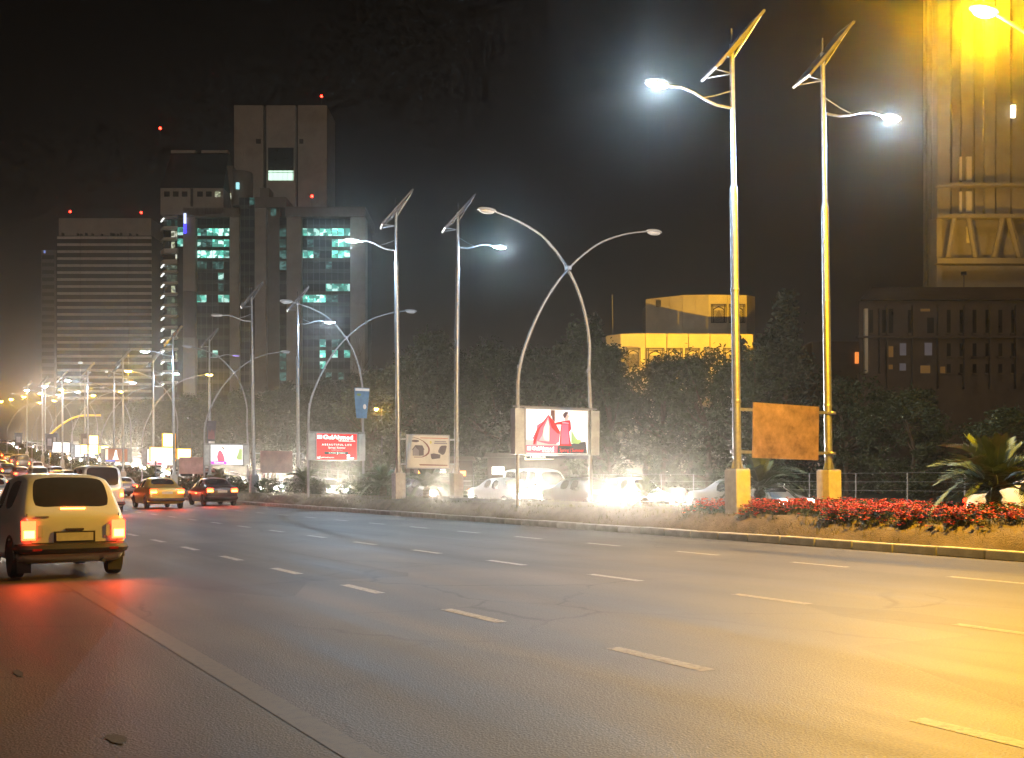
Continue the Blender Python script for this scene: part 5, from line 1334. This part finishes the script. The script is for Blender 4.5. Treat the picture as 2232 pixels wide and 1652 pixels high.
# red flower bed and the green edging in it, grass on the bank
M['petal'] = mat('red_petal', (.55, .045, .012), .6, 0, var=.35, scale=9); M['petal_dark'] = mat('orange_petal', (.62, .12, .02), .6, 0, var=.3, scale=9)
def med_z(X):
    pr = [(16.56, .13), (16.75, .36), (17.0, .55), (17.3, .60), (18.4, .62), (20.2, .62), (20.8, .56), (21.3, .3), (21.5, .12)]
    for (a, za), (b, zb_) in zip(pr[:-1], pr[1:]):
        if a <= X <= b: return za + (zb_-za)*(X-a)/(b-a)
    return .1
mb = MB(); r2 = random.Random(21)
clump = [(16.9 + 3.4*r2.random(), 5 + 17*r2.random()**.9, r2.uniform(.18, .5), r2.uniform(.75, 1.3)) for _ in range(330)]
for k in range(10000):
    cx_, cy_, cr_, ch_ = clump[r2.randrange(len(clump))]
    X = cx_ + r2.gauss(0, cr_*.5); Y = cy_ + r2.gauss(0, cr_*.6)
    if X < 16.8 or X > 20.6: continue
    if 18.35 < X < 18.75: continue
    if abs(X - XL) < .3 and abs(Y - 20) < .3 or abs(X - XR - .62) < .3 and abs(Y - 20.2) < .3: continue
    z0 = med_z(X) - .03; h = r2.uniform(.10, .27)*ch_
    d = Vector((r2.gauss(0, .05), r2.gauss(0, .05), h)); p = Vector((X, Y, z0))
    mb.add([p - Vector((.006, 0, 0)), p + Vector((.006, 0, 0)), p + d], [(0, 1, 2)], 0)
    for j in range(3):
        a = r2.uniform(0, 6.28); q_ = p + d*r2.uniform(.2, .8); e_ = Vector((math.cos(a), math.sin(a), .4))*.07; w_ = Vector((-math.sin(a), math.cos(a), 0))*.02
        mb.add([q_, q_ + e_*.5 + w_, q_ + e_, q_ + e_*.5 - w_], [(0, 1, 2, 3)], 0)
    c_ = p + d; s = r2.uniform(.03, .055)
    for j in range(4):
        a = j*1.57 + r2.random(); e1 = Vector((math.cos(a), math.sin(a), .5))*s; w_ = Vector((-math.sin(a), math.cos(a), 0))*s*.6
        mb.add([c_, c_ + e1*.6 + w_, c_ + e1*1.2, c_ + e1*.6 - w_], [(0, 1, 2, 3)], 0 if k % 5 == 0 else 1 if k % 4 else 2)
fl = link('flower_bed', mb.mesh('flower_bed', [M['leaf_mid'], M['petal'], M['petal_dark']])); fl['kind'] = 'stuff'; tag(fl, 'bed of small red flowers covering the median on the right', 'flowers')
mb = MB()
for k in range(9000):
    Y = 6 + 15*r2.random(); X = r2.uniform(18.3, 18.8)
    if r2.random() < .35*(1 + math.sin(Y*1.1)): continue
    leaf(mb, Vector((X, Y, .62 + .26*r2.random()**.7)), r2.uniform(.05, .09), r2)
he = link('low_hedge', mb.mesh('low_hedge', M['leaf_mid'])); he['kind'] = 'stuff'; tag(he, 'low clipped green edging running through the red flowers', 'hedge')
mb = MB()
for k in range(16000):
    Y = 4 + 70*r2.random()**1.3; X = r2.choice((r2.uniform(16.6, 17.3), r2.uniform(16.6, 21.3)))
    p = Vector((X, Y, g(Y) + med_z(X) - .04)); d = Vector((r2.gauss(0, .04), r2.gauss(0, .04), r2.uniform(.06, .16))); w_ = Vector((r2.uniform(-1, 1), r2.uniform(-1, 1), 0)).normalized()*.008
    mb.add([p - w_, p + w_, p + d], [(0, 1, 2)])
gr = link('median_grass', mb.mesh('median_grass', mat('dry_grass', (.13, .12, .05), .9, var=.5, scale=2))); gr['kind'] = 'stuff'; tag(gr, 'thin dry grass tufts on the median bank', 'grass')

# ------------------------------------------------------------------ fence, kiosk lights, small lamps beyond the opposite road
fe = thing('wire_fence', 'low wire fence with thin pale posts beyond the opposite road', 'fence', (39.2, 0, 0))
pm_ = MB().tube([(0, 0, 0), (0, 0, 1.5)], .028, 6).mesh('fence_post', M['steel_painted'])
for k in range(40):
    y = 4 + 3.0*k; link('fence_post', pm_, fe, (0, y, g(y) + .15))
for zz in (.7, 1.1, 1.5):
    mb = MB().tube([(0, y, g(y) + .15 + zz + .012*math.sin(y)) for y in [4 + 3.0*k for k in range(40)]], .008, 4); obj('wire', mb, M['steel_painted'], fe)
def small_lamp(px, py, X, label, c='sodium', power=600):
    Y = along(px, X); z = depth(X, Y); h = CAM_H + (1044 - py)/2397*z - g(Y) - .2
    t = thing('lamp_post', label, 'street lamp', (X, Y, g(Y) + .2))
    obj('post', MB().tube([(0, 0, 0), (0, 0, h - .1), (-.1, 0, h + .05), (-.45, 0, h + .12)], [.06, .05, .04, .035], 8), M['dark_steel'], t, smooth=True)
    hd = obj('lamp_head', MB().cbox((-.6, 0, h + .13), (.5, .22, .08)), M['lamp_case'], t, bevel=.02)
    o = MB().lathe([(.02, -.20), (.12, -.16), (.17, -.06), (.17, 0)], 12, (-.6, 0, h + .09)); obj('lens', o, M[c], hd, smooth=True)
    spot(hd, (-.6, 0, h - .14), power, SOD if c == 'sodium' else LED, .1, 170, .4)
small_lamp(832, 893, 42.0, 'orange lamp glowing in front of the dark trees right of the red billboard')
small_lamp(660, 990, 41.5, 'low bluish white lamp left of the red billboard', 'led', 300)
small_lamp(418, 912, 43.0, 'dim lamp post between the stepped sign and the dark banner', 'led_off', 0.01)
M['shop_orange'] = emat('shop_light_orange', (1, .42, .10), 4); M['shop_white'] = emat('shop_light_white', (1, .95, .8), 4)
def kiosk(px, X, w_, h, items, label):
    Y = along(px, X)
    t = thing('roadside_kiosk', label, 'kiosk', (X, Y, g(Y) + .25), -TH)
    obj('wall', MB().box(-w_/2, w_/2, 0, 2.2, 0, h), M['podium_wall'], t)
    obj('roof', MB().prism([(-w_/2-.3, h), (w_/2+.3, h), (w_/2+.1, h+.35), (-w_/2-.1, h+.35)], -.6, 2.4), M['facade_dark'], t)
    obj('counter', MB().box(-w_/2+.1, w_/2-.1, -.25, -.01, .8, .92), M['facade'], t)
    for (x_, z_, s_, c_) in items:
        obj('lit_opening', MB().box(x_-s_, x_+s_, -.06, -.01, z_-s_*.6, z_+s_*.6), M[c_], t)
kiosk(965, 40.9, 5, 2.6, ((-1.6, 1.6, .5, 'shop_orange'), (0, 1.7, .25, 'shop_white'), (1.6, 1.5, .35, 'shop_orange')), 'small kiosk with orange lights behind the median near the white banner')
kiosk(1150, 41.0, 6, 2.7, ((-2.2, 1.75, .45, 'shop_white'), (-.4, 1.5, .2, 'shop_orange'), (1.5, 1.2, .3, 'shop_orange')), 'small kiosk with a white lit sign under the dress billboard')

# ------------------------------------------------------------------ haze in the night air
hz = bpy.data.materials.new('haze_air'); hz.use_nodes = True
nt = hz.node_tree; nt.nodes.clear()
oo = nt.nodes.new('ShaderNodeOutputMaterial'); pv_ = nt.nodes.new('ShaderNodeVolumePrincipled')
pv_.inputs['Color'].default_value = (.95, .87, .78, 1); pv_.inputs['Density'].default_value = 0.00040; pv_.inputs['Anisotropy'].default_value = 0.94
nt.links.new(pv_.outputs[0], oo.inputs['Volume'])
hb_ = link('haze', MB().box(-440, 780, -100, 1170, -2.0, 150.0).mesh('haze', hz)); hb_['kind'] = 'stuff'
tag(hb_, 'thin brownish haze in the night air over the whole avenue', 'haze')
